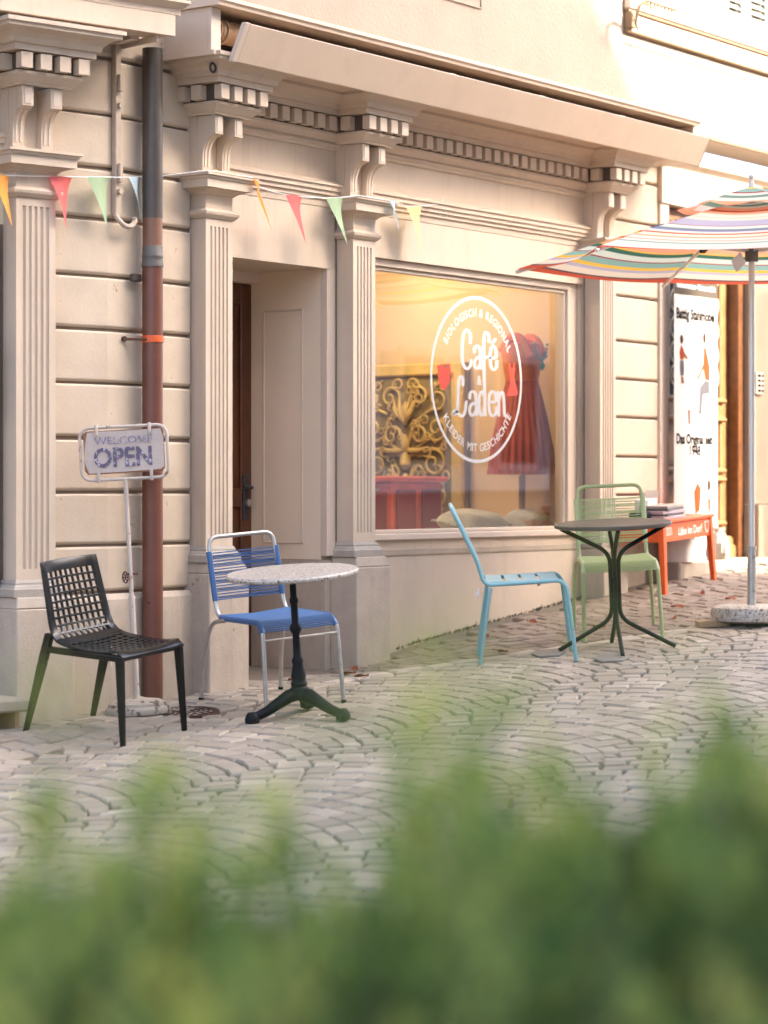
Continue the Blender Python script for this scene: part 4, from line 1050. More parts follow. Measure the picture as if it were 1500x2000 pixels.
def cord_chair(root, fm, cm, back_top=.86, crossbar=True, wraps=True, split=False):
    rt = .0115
    for m in (-1, 1):
        s = MB(); s.tube(fillet([(m*.0, .295, back_top), (m*.195, .295, back_top), (m*.205, .235, .52), (m*.205, .205, .445), (m*.212, -.225, .45), (m*.222, -.265, .405), (m*.232, -.285, 0)], .055, 6), rt, 10)
        s.build('frame_tube', fm, root, smooth=True)
        s = MB(); s.tube(fillet([(m*.213, .12, .437), (m*.225, .255, .42), (m*.24, .335, .20), (m*.245, .365, 0)], .07, 6), rt, 10); s.build('leg', fm, root, smooth=True)
        for p in ((m*.232, -.285), (m*.245, .365)):
            s = MB(); s.tube([(p[0], p[1], -.002), (p[0], p[1], .014)], .0135, 10); s.build('foot_cap', M['black'] if crossbar else fm, root)
    if crossbar:
        s = MB(); s.tube([(-.224, -.272, .365), (.224, -.272, .365)], .006, 8); s.build('crossbar', fm, root)
    # cords over the back
    s = MB()
    z = .535; k = 0
    def bk(zz): f = (zz-.50)/(back_top-.50); return .228+.067*f
    while z < back_top-.075:
        y = bk(z); s.tube([(-.205, y, z), (0, y+.012, z), (.205, y, z)], .0032, 6); s.tube([(-.205, y+.016, z+.006), (.205, y+.016, z+.006)], .003, 5) if k % 3 == 0 else None
        z += .0142; k += 1
    if wraps:
        for m in (-1, 1): s.tube([(m*.204, bk(zz), zz) for zz in (.53, .65, .77, back_top-.075)], .0155, 10)
    if split:
        for m in (-.055, -.03, 0, .03): s.tube([(m, bk(zz)+.010, zz) for zz in (.53, .65, back_top-.08)], .005, 5)
    o_ = s.build('back_cord_weave', cm, root, smooth=True); o_['kind'] = 'stuff'
    s = MB(); y = .185; k = 0
    while y > -.215:
        s.tube([(-.21, y, .458), (0, y, .447), (.21, y, .458)], .0052, 6); y -= .0098; k += 1
    for q in range(9):
        a = q/8*1.25; yy, zz = -.215-.05*math.sin(a), .459-.055*(1-math.cos(a))-.01*a
        s.tube([(-.215, yy, zz), (0, yy+.014, zz-.006), (.215, yy, zz)], .0042, 6)
    if wraps:
        for m in (-1, 1): s.tube(fillet([(m*.206, .18, .446), (m*.212, -.222, .450), (m*.221, -.262, .40)], .05, 5), .0158, 10)
    o_ = s.build('seat_cord_weave', cm, root, smooth=True); o_['kind'] = 'stuff'
ch = place('chair', 'galvanised tube chair strung with blue plastic cord, beside the speckled table', 'chair', .09, -.58, R(-21), 1.0, CG)
cord_chair(ch, M['galv'], M['bluecord'])
ch = place('chair', 'pale green tube chair strung with green cord, behind the black table', 'chair', 2.91, -1.0, R(-55), 1.0, CG)
cord_chair(ch, M['green'], M['greencord'], .875, crossbar=False, wraps=True, split=True)

# light blue slatted chair
lc = place('chair', 'light blue metal chair with slotted seat, seen side on left of the black table', 'chair', 1.86, -.98, R(35), 1.0, CG)
rt = .0115
for m in (-1, 1):
    s = MB(); s.tube(fillet([(0, .375, .885), (m*.19, .375, .885), (m*.195, .235, .56), (m*.20, .215, .445), (m*.205, -.215, .455), (m*.215, -.25, .42), (m*.222, -.285, 0)], .06, 6), rt, 10); s.build('frame_tube', M['cyan'], lc, smooth=True)
    s = MB(); s.tube(fillet([(m*.203, .175, .43), (m*.206, .185, .40), (m*.215, .255, 0)], .03, 4), rt, 10); s.build('leg', M['cyan'], lc, smooth=True)
    s = MB(); s.box(m*.165, m*.20, -.205, .19, .4575, .4615); s.build('seat_edge', M['cyan'], lc)
for a, b in ((.195, .105), (.088, .008), (-.009, -.088), (-.105, -.205)):
    s = MB(); s.box(-.165, .165, a, b, .458, .462); s.build('seat_slat', M['cyan'], lc)
for k in range(4):
    z0 = .58+.07*k; f = (z0-.56)/.325; y0 = .235+.14*f
    s = MB(); s.add([(-.19, y0-.006, z0), (.19, y0-.006, z0), (.19, y0+.018, z0+.048), (-.19, y0+.018, z0+.048), (-.19, y0-.002, z0), (.19, y0-.002, z0), (.19, y0+.022, z0+.048), (-.19, y0+.022, z0+.048)], [(0,1,2,3), (7,6,5,4), (0,4,5,1), (1,5,6,2), (2,6,7,3), (3,7,4,0)])
    s.build('back_slat', M['cyan'], lc)
s = MB(); s.lathe([(.012, -.02), (.012, .012)], 12, (-.15, -.10, .445)); s.build('seat_bolt', M['galv'], lc)
price_tag(lc, -.20, .25, .40, R(20), R(25), .032)

# ------------------------------------------------------------------ tables
t1 = place('bistro_table', 'round speckled stone table on an ornate black cast iron foot', 'table', -.29, -1.03, R(20), 1.25, 'small round cafe tables')
s = MB(); s.lathe([(.05, .708), (.315, .708), (.328, .715), (.330, .726), (.322, .735), (.05, .736)], 64, wob=lambda q, z: 1+.003*math.sin(9*q)+.002*math.sin(23*q+1)); s.build('table_top', M['marble'], t1, smooth=True)
s = MB(); s.lathe([(.05, .10), (.052, .14), (.038, .16), (.042, .175), (.034, .19), (.038, .21), (.032, .24), (.026, .27), (.030, .29), (.02, .31), (.0175, .42), (.026, .435), (.031, .45), (.026, .465), (.018, .475), (.0175, .57), (.022, .58), (.022, .595), (.0165, .605), (.0165, .70), (.06, .706)], 24); s.build('column', M['castiron'], t1, smooth=True)
for k in range(3):
    a = k*2*math.pi/3+R(10); s = MB(); ca, sa = math.cos(a), math.sin(a)
    pts = [(.0, .125), (.06, .115), (.12, .085), (.18, .055), (.225, .04), (.25, .04)]
    s.tube([(r_*ca, r_*sa, z_) for r_, z_ in pts], [.034, .036, .03, .026, .024, .02], 10)
    for q in range(5): 
        r_ = .07+.035*q; s.tube([(r_*ca-.022*sa, r_*sa+.022*ca, .112-.018*q), (r_*ca, r_*sa, .137-.019*q), (r_*ca+.022*sa, r_*sa-.022*ca, .112-.018*q)], .007, 6)
    s.lathe([(.018, 0), (.036, .008), (.038, .03), (.028, .05), (.02, .06)], 14, (.26*ca, .26*sa, 0)); s.build('foot', M['castiron'], t1, smooth=True)

t2 = place('bistro_table', 'round black table with four bent tube legs between the blue and green chairs', 'table', 2.28, -1.35, math.atan2(-.8146, .5801), .8, 'small round cafe tables')
s = MB(); s.lathe([(.10, .712), (.325, .712), (.336, .717), (.336, .733), (.332, .737), (.10, .737)], 64); s.build('table_top', M['tabletop'], t2, smooth=True)
for k in range(4):
    a = k*math.pi/2; ca, sa = math.cos(a), math.sin(a)
    s = MB(); s.tube([(r_*ca, r_*sa, z_) for r_, _, z_ in fillet([(.30, 0, .711), (.024, 0, .565), (.022, 0, .185), (.335, 0, .012)], .07, 6)], .0125, 10); s.build('leg', M['black'], t2, smooth=True)
for nm, px_, py_, sc_, lab in (('slate_pad', 1.955, -1.50, .16, 'flat grey stone pad under the front foot of the black table'), ('slate_pad', 2.03, -1.04, .15, 'flat grey stone pad under the left foot of the black table')):
    s = MB(); s.plan([(-.13, -.07), (.02, -.10), (.14, -.05), (.12, .08), (-.03, .095), (-.14, .05)], .0, .012); o = s.build(nm, M['slate'], None, bevel=.003); o.location = (px_, py_, g(px_, py_)+.003); o.rotation_euler = ground_rot(px_, py_, .5)
    tag(o, lab, 'stone pad', 'stone pads levelling the black table')

# ------------------------------------------------------------------ orange bench and what lies on it
bx0, by0 = 4.675, -.30
bn = thing('bench', 'orange red wooden bench with white lettering against the wall', 'bench', (bx0+.37, by0+.15, .42), (0, R(-3.0), R(3)))
L2, W2, HB = .385, .165, .50
s = MB(); s.box(-L2-.03, L2+.03, -W2-.02, W2+.02, HB-.022, HB); s.build('bench_top', M['orange'], bn, bevel=.004)
for nm, bxs in (('front_apron', (-L2+.02, L2-.02, -W2, -W2+.022)), ('back_apron', (-L2+.02, L2-.02, W2-.022, W2)), ('side_apron', (-L2, -L2+.022, -W2+.03, W2-.03)), ('side_apron', (L2-.022, L2, -W2+.03, W2-.03))):
    s = MB(); s.box(*bxs, HB-.15, HB-.0225); s.build(nm, M['orange'], bn, bevel=.003)
for ix in (-1, 1):
    for iy in (-1, 1):
        xq, yq = ix*(L2-.012), iy*(W2-.012)
        s = MB(); dz = -.03 if False else 0
        taper(s, (xq, yq, HB-.023), (xq+ix*.025, yq+iy*.02, -.03 if ix < 0 else -.02), .05, .046, .034, .034); s.build('leg', M['orange'], bn, bevel=.003)
s = MB(); put_text(s, 'Läbe im Dorf', .078, lambda a, b: (.04+a, -W2-.002, HB-.115+b), bold=.0016, sx=.9); s.build('bench_lettering', M['white'], bn)
s = MB()
def bmap(a, b): return (.315+a, -W2-.002, HB-.105+b)
s.ribbon(smooth_path([(-.028, .06), (-.03, .02), (-.018, -.005), (0, -.016), (.018, -.005), (.03, .02), (.028, .06)], 4), .009, bmap)
s.ribbon([(-.028, .058), (-.01, .055)], .008, bmap); s.ribbon([(.028, .058), (.01, .055)], .008, bmap)
for q in range(2):
    s.ribbon([(-.64+.045*q, .0), (-.64+.045*q, .05)], .008, bmap); s.ribbon(smooth_path([(-.64+.045*q, .05), (-.615+.045*q, .045), (-.62+.045*q, .028), (-.61+.045*q, .01), (-.64+.045*q, .0)], 3), .007, bmap)
s.build('bench_emblem', M['white'], bn)
bz = .42+HB
def on_bench(u, v): 
    q = Euler((0, R(-3.0), R(3))).to_matrix() @ Vector((u, v, HB)); return (bx0+.37+q.x, by0+.15+q.y, .42+q.z)
pcol = [M['greypaper'], M['paper'], mat('dark_cover', (.08,.07,.07), .5), mat('lilac_cover', (.40,.33,.36), .5)]
hz = .0015
for k in range(5):
    th_ = (.022, .012, .024, .014, .02)[k]
    s = MB(); s.box(-.15, .15, -.105, .105, 0, th_*.9); o = s.build('magazine', pcol[(3, 2, 3, 2, 0)[k]], None, bevel=.002)
    p_ = on_bench(-.16+.01*k, -.05+.006*k); o.location = (p_[0], p_[1], p_[2]+hz); o.rotation_euler = (0, R(-3), R(3+random.uniform(-7, 7))); hz += th_
    tag(o, ['lowest lilac grey magazine of the stack on the orange bench', 'dark magazine second from the bottom of the bench stack', 'thick lilac magazine in the middle of the bench stack', 'dark magazine just under the top of the bench stack', 'grey magazine lying on top of the bench stack'][k], 'magazine', 'magazines stacked on the bench')
bx = thing('gift_box', 'small white cardboard box with open lid behind the magazines', 'box', on_bench(-.10, .10), (0, R(-3), R(12)))
s = MB(); s.box(-.10, .10, -.05, .05, .001, .13); s.build('box_body', M['white'], bx, bevel=.003)
s = MB(); s.add([(.10, -.05, .131), (.10, .05, .131), (.17, .05, .18), (.17, -.05, .18), (.10, -.05, .134), (.10, .05, .134), (.17, .05, .183), (.17, -.05, .183)], [(0,1,2,3), (7,6,5,4), (0,4,5,1), (1,5,6,2), (2,6,7,3), (3,7,4,0)]); s.build('lid', M['greypaper'], bx)
for k, (u, v, rz) in enumerate(((-.36, -.02, .3), (-.33, .08, .5))):
    sh = thing('shoe', ['black slip on shoe nearer the front edge of the bench', 'black slip on shoe behind its partner on the bench'][k], 'shoe', on_bench(u, v), (0, R(-3), rz), 'pair of black shoes on the bench')
    s = MB(); s.tube([(-.10, 0, .03), (-.05, 0, .034), (0, 0, .028), (.06, 0, .022), (.11, 0, .014)], [.028, .034, .032, .036, .02], 10); s.build('upper', M['black'], sh, smooth=True)
    s = MB(); s.box(-.12, .12, -.034, .034, .0005, .012); s.build('sole', M['black'], sh, bevel=.004)
bk = thing('white_bucket', 'white plastic tub with a dark wire handle under the bench', 'bucket', (5.42, -.02, .598))
s = MB(); s.lathe([(.12, 0), (.14, .24), (.146, .25), (.146, .262), (.13, .262)], 32); s.build('tub', M['white'], bk, smooth=True)
s = MB(); s.tube([(-.14+.28*k/10, -.142-.012*math.sin(k/10*math.pi), .235-.075*math.sin(k/10*math.pi)) for k in range(11)], .004, 6); s.build('handle', M['greypaper'], bk)
gp = thing('paper_bag', 'crumpled grey paper bag beside the banner foot', 'bag', (6.02, -.04, .598))
s = MB(); s.lathe([(.07, 0), (.085, .05), (.08, .12), (.05, .18), (.03, .20), (.045, .235)], 18, wob=lambda q, z: 1+.15*math.sin(3*q+z*20)); s.build('bag_body', M['greypaper'], gp)

# ------------------------------------------------------------------ banner
bnr = thing('roll_up_banner', 'tall white roll up banner for steel furniture in front of the oak door', 'banner', (5.44, .012, .60))
BW, BH = .655, 2.30
s = MB(); s.box(0, BW, -.002, .002, .02, BH); s.build('banner_sheet', mat('banner_vinyl', (.40,.385,.365), .6, spec=.1), bnr)
s = MB(); s.box(0.001, BW-.001, -.0045, -.0025, 1.906, BH); s.build('header_print', mat('header_grey', (.065,.052,.04), .7, spec=.05), bnr)
for zz in (.012, BH):
    s = MB(); s.tube([(-.005, 0, zz), (BW+.005, 0, zz)], .012, 10); s.build('rail', M['alu'], bnr)
def fit_text(mbx, body, x0, x1, z, size, y, bold):
    vs, fs = text_mesh(body, size, 'LEFT', bold); lo = min(v[0] for v in vs); hi = max(v[0] for v in vs); k = (x1-x0)/(hi-lo)
    mbx.add([(x0+(v[0]-lo)*k, y, z+v[1]) for v in vs], fs)
s = MB(); fit_text(s, 'Manufakt', .02, .60, 2.02, .19, -.006, .004); s.build('header_lettering', M['white'], bnr)
s = MB(); fit_text(s, 'Traditionen bewahren – Visionen entwickeln', .02, .61, 1.955, .055, -.006, .001); s.build('header_slogan', M['white'], bnr)
for body, x0, x1, z, sz in (('Battig Stahlmobel', .03, .61, 1.735, .105), ('Das Original seit', .03, .58, .84, .10), ('1948', .225, .395, .757, .10)):
    s = MB(); fit_text(s, body, x0, x1, z, sz, -.0035, .004); s.build('banner_lettering', M['darkprint'], bnr)
pm = {k: mat('print_'+k, c, .8, spec=.02) for k, c in dict(skin=(.16,.075,.045), hair=(.05,.024,.014), shirt=(.20,.042,.016), trousers=(.075,.07,.075)).items()}
def pic(kind, P_):
    s = MB(); s.add([(x_, -.0034, z_) for x_, z_ in P_], [tuple(range(len(P_)))]); return s.build('print_'+kind, pm[kind], bnr)
def ell(cx_, cz_, rx_, rz_): return [(cx_+rx_*math.cos(a), cz_+rz_*math.sin(a)) for a in np.linspace(0, 2*math.pi, 14)[:-1]]
for q in (ell(.107, 1.585, .026, .032), ell(.45, 1.61, .024, .04), ell(.52, .54, .026, .045)): pic('hair', q)
for q in ([(.075, 1.49), (.10, 1.545), (.14, 1.51), (.135, 1.44), (.085, 1.44)], [(.44, 1.54), (.47, 1.55), (.535, 1.40), (.53, 1.30), (.46, 1.31), (.43, 1.40)], [(.29, .49), (.34, .56), (.40, .52), (.38, .36), (.31, .33)], [(.50, .44), (.54, .45), (.545, .36), (.51, .35)]): pic('shirt', q)
for q in ([(.14, 1.50), (.20, 1.46), (.195, 1.44), (.13, 1.46)], [(.43, 1.42), (.44, 1.39), (.36, 1.30), (.33, 1.31)], [(.095, 1.32), (.13, 1.32), (.15, 1.27), (.10, 1.27)], [(.20, 1.08), (.235, 1.09), (.235, .98), (.21, .98)], [(.36, .62), (.385, .62), (.37, .55), (.35, .55)]): pic('skin', q)
for q in ([(.085, 1.435), (.137, 1.435), (.145, 1.36), (.135, 1.325), (.09, 1.325), (.08, 1.38)], [(.38, 1.25), (.46, 1.305), (.53, 1.295), (.53, 1.21), (.43, 1.20), (.41, 1.06), (.36, 1.05)], [(.28, .33), (.36, .34), (.33, .24), (.25, .23)]): pic('trousers', q)

# ------------------------------------------------------------------ parasol
PX, PY = 3.52, -1.577; pz = g(PX, PY)
pb = thing('concrete_weight', 'round exposed aggregate concrete weight holding up the parasol', 'base weight', (PX, PY, pz+.012))
s = MB(); s.lathe([(.22, .0), (.245, .012), (.25, .05), (.24, .088), (.21, .102), (.04, .105)], 48); s.build('concrete_disc', M['concrete'], pb, smooth=True)
s = MB(); s.tube([(0, 0, .09), (0, 0, .45)], .0265, 18); s.tube([(0, 0, .44), (0, 0, .462)], .03, 18); s.build('sleeve', M['galv'], pb, smooth=True)
for zz in (.19, .40):
    s = MB(); s.tube([(-.018, -.02, zz), (-.035, -.036, zz)], .007, 8); s.build('screw', M['galv'], pb)
wdg = MB(); wdg.box(-.10, .10, -.045, .045, 0, .04); o = wdg.build('wooden_wedge', M['tan'], None, bevel=.004); wx, wy = PX-.18, PY+.17; o.location = (wx, wy, g(wx, wy)+.003); o.rotation_euler = ground_rot(wx, wy, R(-50)); tag(o, 'short wooden block pushed under the parasol base', 'wood block')

def stripes(alt):
    m = bpy.data.materials.new('striped_canvas'); m.use_nodes = True; t = m.node_tree; t.nodes.clear(); N = t.nodes.new; L = t.links.new
    at = N('ShaderNodeAttribute'); at.attribute_name = 'band'
    cr = N('ShaderNodeValToRGB'); cr.color_ramp.interpolation = 'CONSTANT'
    brick, grey, cream, lav, yel, teal, wine, pale, dgreen, salm, red, sand, navy, white = (.52,.10,.055), (.10,.085,.09), (.74,.64,.50), (.46,.42,.50), (.86,.50,.07), (.25,.42,.36), (.35,.05,.06), (.60,.66,.56), (.055,.145,.10), (.86,.37,.21), (.80,.12,.05), (.62,.53,.40), (.16,.165,.28), (.72,.65,.57)
    seq = [(0, brick), (.05, grey), (.065, cream), (.125, lav), (.155, yel), (.185, teal), (.245, wine), (.255, pale), (.31, dgreen), (.35, yel), (.362, salm), (.43, red), (.452, sand), (.50, yel), (.515, red), (.535, cream), (.57, navy), (.61, dgreen), (.625, white), (.67, wine), (.68, lav), (.75, cream), (.79, salm), (.86, red), (.875, white), (.91, dgreen), (.94, teal), (.97, yel), (.985, teal)]
    if alt: navy, dgreen = (.24,.235,.36), (.18,.29,.22)
    if alt: seq = [(0, brick), (.02, white), (.10, pale), (.12, dgreen), (.132, white), (.165, salm), (.178, white), (.215, salm), (.235, cream), (.28, red), (.30, white), (.335, navy), (.365, dgreen), (.38, white), (.43, wine), (.44, lav), (.54, cream), (.585, sand), (.60, cream), (.655, salm), (.70, brick), (.73, salm), (.78, white), (.82, dgreen), (.85, white), (.88, wine), (.895, teal), (.95, yel), (.97, teal)]
    e = cr.color_ramp.elements; e[0].position = 0; e[0].color = (*seq[0][1], 1); e[1].position = seq[-1][0]; e[1].color = (*seq[-1][1], 1)
    for p_, c_ in seq[1:-1]: q = e.new(p_); q.color = (*c_, 1)
    L(at.outputs['Fac'], cr.inputs[0])
    o_ = N('ShaderNodeOutputMaterial'); mx = N('ShaderNodeMixShader'); d = N('ShaderNodeBsdfDiffuse'); r_ = N('ShaderNodeBsdfTranslucent'); mx.inputs[0].default_value = .42
    L(cr.outputs[0], d.inputs[0]); L(cr.outputs[0], r_.inputs[0]); L(d.outputs[0], mx.inputs[1]); L(r_.outputs[0], mx.inputs[2]); L(mx.outputs[0], o_.inputs[0]); return m
M['stripes'] = stripes(False); M['stripes2'] = stripes(True)
ps = thing('parasol', 'open striped parasol on a silver pole in front of the cafe', 'parasol', (PX, PY, pz+.114))
zt = 2.94-(pz+.114); zr = 2.49-(pz+.114); PR = 1.46
s = MB(); s.tube([(0, 0, .25), (0, 0, zt+.03)], .019, 16); s.build('pole', M['alu'], ps, smooth=True)
s = MB(); s.tube([(0, 0, zt+.02), (0, 0, zt+.06)], [.016, .013], 12); s.lathe([(.004, zt+.06), (.015, zt+.068), (.018, zt+.08), (.012, zt+.094), (.004, zt+.098)], 12); s.build('finial', M['alu'], ps, smooth=True)
vang = [165+60*k for k in range(6)]
# angles are measured from the direction to the right of the street view
base_a = math.atan2(RV.y, RV.x)
def canopy(r_in, r_out, z_of, dz, nm, band):
    vs = []; fs = []; bd = []; NR = 12; NS = 10
    for k in range(6):
        a0, a1 = base_a+R(vang[k]), base_a+R(vang[k]+60); n0 = len(vs)
        for i in range(NR+1):
            r_ = r_in+(r_out-r_in)*i/NR
            for j in range(NS+1):
                f = j/NS; x_ = r_*((1-f)*math.cos(a0)+f*math.cos(a1)); y_ = r_*((1-f)*math.sin(a0)+f*math.sin(a1))
                sag = 4*f*(1-f); cv = r_/PR
                x_ *= 1-.05*sag*cv; y_ *= 1-.05*sag*cv
                vs.append((x_, y_, z_of(r_)-.045*sag*cv*(1-.35*cv)+dz+(.012*math.sin(k*2+f*9) if nm == 'vent' and i == NR else 0))); bd.append(band(r_)+.022*sag*(1 if nm != 'vent' else 0))
        for i in range(NR):
            for j in range(NS): fs.append((n0+i*(NS+1)+j, n0+i*(NS+1)+j+1, n0+(i+1)*(NS+1)+j+1, n0+(i+1)*(NS+1)+j))
    me = bpy.data.meshes.new(nm); me.from_pydata(vs, [], fs); me.update(); at_ = me.attributes.new('band', 'FLOAT', 'POINT'); at_.data.foreach_set('value', bd)
    me.materials.append(M['stripes']); me.materials.append(M['stripes2']); o_ = bpy.data.objects.new(nm, me); link(o_, ps)
    for q_, pl in enumerate(me.polygons): pl.material_index = 1 if (nm == 'vent' or q_//(NR*NS) in (1, 2, 3)) else 0
    me.polygons.foreach_set('use_smooth', [True]*len(me.polygons)); return o_
zof = lambda r_: zt-.05+(zr-zt+.05)*(r_/PR)**1.05
canopy(.20, PR, zof, 0, 'canopy', lambda r_: .999-(r_/PR))
canopy(.03, .46, lambda r_: zt+.02-.135*(r_/.46)**1.1, .0, 'vent', lambda r_: max(.0, .995-(r_/.46)*.24))
# hem
for k in range(6):
    a = base_a+R(vang[k]); ca, sa = math.cos(a), math.sin(a)
    s = MB(); s.tube([(.03*ca, .03*sa, zt-.075), (.75*ca, .75*sa, zof(.75)-.028), ((PR+.01)*ca, (PR+.01)*sa, zr-.022)], .011, 8); s.build('rib', M['alu'], ps, smooth=True)
    s = MB(); s.tube([(.028*ca, .028*sa, zr+.075), (.76*ca, .76*sa, zof(.76)-.03)], .009, 8); s.build('strut', M['alu'], ps, smooth=True)
    s = MB(); s.box(-.035, .035, -.02, .02, -.028, .02); o = s.build('rib_joint', M['black'], ps, bevel=.004); o.location = (.76*ca, .76*sa, zof(.76)-.03); o.rotation_euler = (0, R(17), a)
s = MB(); s.lathe([(.022, zr+.01), (.04, zr+.01), (.042, zr+.10), (.034, zr+.11), (.022, zr+.11)], 20); s.build('runner', M['zinc'], ps, smooth=True)
tg = price_tag(ps, -.085*RV.x-.03*FV.x, -.085*RV.y-.03*FV.y, zr+.005, 0, math.atan2(RV.y, RV.x), .065); tg.rotation_euler = (R(8), R(10), math.atan2(RV.y, RV.x))

# ------------------------------------------------------------------ small things on the ground
mh = thing('manhole_cover', 'small round rusty manhole cover by the downpipe foot', 'manhole cover', (-.36, -.36, g(-.36, -.36)+.004), ground_rot(-.36, -.36, 0))
s = MB(); s.lathe([(.16, -.03), (.16, .0), (.148, .001), (.147, -.003), (.01, -.003)], 40); s.build('cover', M['rust'], mh)
s = MB()
for r_ in (.03, .055, .08, .105, .13):
    n_ = int(r_*150)
    for k in range(n_): a = 2*math.pi*k/n_; s.box(r_*math.cos(a)-.007, r_*math.cos(a)+.007, r_*math.sin(a)-.007, r_*math.sin(a)+.007, -.003, .003)
o = s.build('cover_studs', M['rust'], mh); o['kind'] = 'stuff'
spots = [(2.16, -.03), (1.1, -.30), (.82, -.14), (.72, -.24), (4.55, -.9), (4.1, -.75), (4.8, -.55), (3.1, -.75), (6.3, -.35), (2.0, -.75), (2.6, -.25), (3.2, -.2), (3.6, -1.0), (4.2, -1.3), (1.4, -.12), (.95, -.5)]
spn = ['in the corner by the second plinth', 'on the setts before the doorway', 'left inside the doorway', 'beside the doorway plinth', 'on the footway left of the bench legs', 'on the footway behind the green chair', 'under the bench', 'near the green chair legs', 'near the oak door step', 'left of the light blue chair', 'under the shop window', 'at the foot of the window wall', 'left of the parasol base', 'right of the parasol base', 'against the second plinth', 'in front of the doorway']
for (x_, y_), sn in zip(spots, spn):
    s = MB(); L_ = random.uniform(.03, .05); vs = []; n_ = 6
    for i in range(n_+1):
        f = i/n_; w2 = .4*L_*math.sin(math.pi*min(f+.05, 1))
        vs += [(-L_+2*L_*f, -w2, .010*math.cos(f*4)+.008), (-L_+2*L_*f, 0, .004), (-L_+2*L_*f, w2, .014*math.sin(f*3)+.006)]
    fs = []
    for i in range(n_):
        for j in range(2): fs.append((i*3+j, i*3+j+1, (i+1)*3+j+1, (i+1)*3+j))
    s.add(vs, fs); o = s.build('fallen_leaf', M['leafdry'], None, smooth=True); o.location = (x_, y_, g(x_, y_)+.006); o.rotation_euler = ground_rot(x_, y_, random.uniform(0, 6))
    tag(o, 'curled brown leaf lying '+sn, 'leaf', 'fallen leaves on the paving')

# weeds and moss along the foot of the window wall
vs = []; fs = []
for k in range(420):
    x_ = random.uniform(2.15, 4.35); y_ = .118-abs(random.gauss(0, .015)); z_ = g(x_, y_); h_ = random.uniform(.006, .02)*(2 if random.random() < .06 else 1); a = random.uniform(0, 6.28); wv = random.uniform(.004, .010)
    n = len(vs); vs += [(x_-wv*math.cos(a), y_-wv*math.sin(a)*.5, z_-.005), (x_+wv*math.cos(a), y_+wv*math.sin(a)*.5, z_-.005), (x_+random.uniform(-.01, .01), y_-random.uniform(0, .02), z_+h_)]; fs.append((n, n+1, n+2))
s = MB(); s.add(vs, fs); o = s.build('wall_foot_moss', mat('moss', (.09,.075,.04), .9, var=.5, vscale=20), None); o['kind'] = 'stuff'; o['label'] = 'dark moss and weeds along the foot of the window wall'; o['category'] = 'moss'

# ------------------------------------------------------------------ hedge in front of the camera
def leaf_material():
    m = bpy.data.materials.new('hedge_leaves'); m.use_nodes = True; t = m.node_tree; t.nodes.clear(); N = t.nodes.new; L = t.links.new
    at = N('ShaderNodeAttribute'); at.attribute_name = 'tone'
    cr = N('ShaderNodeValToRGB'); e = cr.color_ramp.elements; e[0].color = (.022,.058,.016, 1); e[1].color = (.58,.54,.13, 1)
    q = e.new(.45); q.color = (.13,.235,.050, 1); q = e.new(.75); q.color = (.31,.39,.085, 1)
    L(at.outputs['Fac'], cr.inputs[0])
    o_ = N('ShaderNodeOutputMaterial'); mx = N('ShaderNodeMixShader'); d = N('ShaderNodeBsdfPrincipled'); r_ = N('ShaderNodeBsdfTranslucent'); mx.inputs[0].default_value = .35
    d.inputs['Roughness'].default_value = .6; d.inputs['Specular IOR Level'].default_value = .12
    L(cr.outputs[0], d.inputs['Base Color']); L(cr.outputs[0], r_.inputs[0]); L(d.outputs[0], mx.inputs[1]); L(r_.outputs[0], mx.inputs[2]); L(mx.outputs[0], o_.inputs[0]); return m
D0 = 1.85   # metres from the camera to the middle of the hedge
hx, hy = -10+.8146*D0, -8.45+.5801*D0
hz0 = g(hx, hy)
hd = thing('hedge', 'leafy green hedge close to the camera, blurred along the bottom', 'hedge', (hx, hy, hz0), (0, 0, math.atan2(RV.y, RV.x)))
# local: x = right, y = away from camera, z up
V = []; Fc = []; TN = []; SV = MB()
def leaf(p, d, ln, wd, tone):
    d = d/np.linalg.norm(d); sd_ = np.cross(d, rng.normal(size=3)); sd_ /= np.linalg.norm(sd_)+1e-9; nn = np.cross(d, sd_)
    n = len(V); m1 = p+d*ln*.45
    V.extend([tuple(p), tuple(m1+sd_*wd/2+nn*ln*.06), tuple(p+d*ln-nn*ln*.08), tuple(m1-sd_*wd/2+nn*ln*.06)])
    Fc.append((n, n+1, n+2, n+3)); TN.extend([tone]*4)
def shoot(x, y, z0, z1, nl, lean=None, tone=.5, dens=1., ln0=.03):
    ln_ = lean if lean is not None else rng.normal(0, .08, 2)
    h_ = z1-z0
    base = np.array([x, y, z0])
    for k in range(nl):
        f = rng.random(); p = base+np.array([ln_[0]*f*f*h_*3, ln_[1]*f*f*h_*3, h_*f])
        a = rng.random()*2*math.pi; up = .4+.9*f
        d = np.array([math.cos(a), math.sin(a), up])
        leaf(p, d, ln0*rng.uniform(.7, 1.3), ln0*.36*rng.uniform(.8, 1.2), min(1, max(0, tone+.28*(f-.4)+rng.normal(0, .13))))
    SV.tube([tuple(base), tuple(base+np.array([ln_[0]*.25*h_*3*.25, ln_[1]*.25*h_*3*.25, h_*.5])), tuple(base+np.array([ln_[0]*h_*3, ln_[1]*h_*3, h_]))], [.0028, .002, .001], 4)
zc = 1.1-hz0   # camera height in hedge coordinates
def ztop(px, py, d): return zc-(py-959)/4800*d
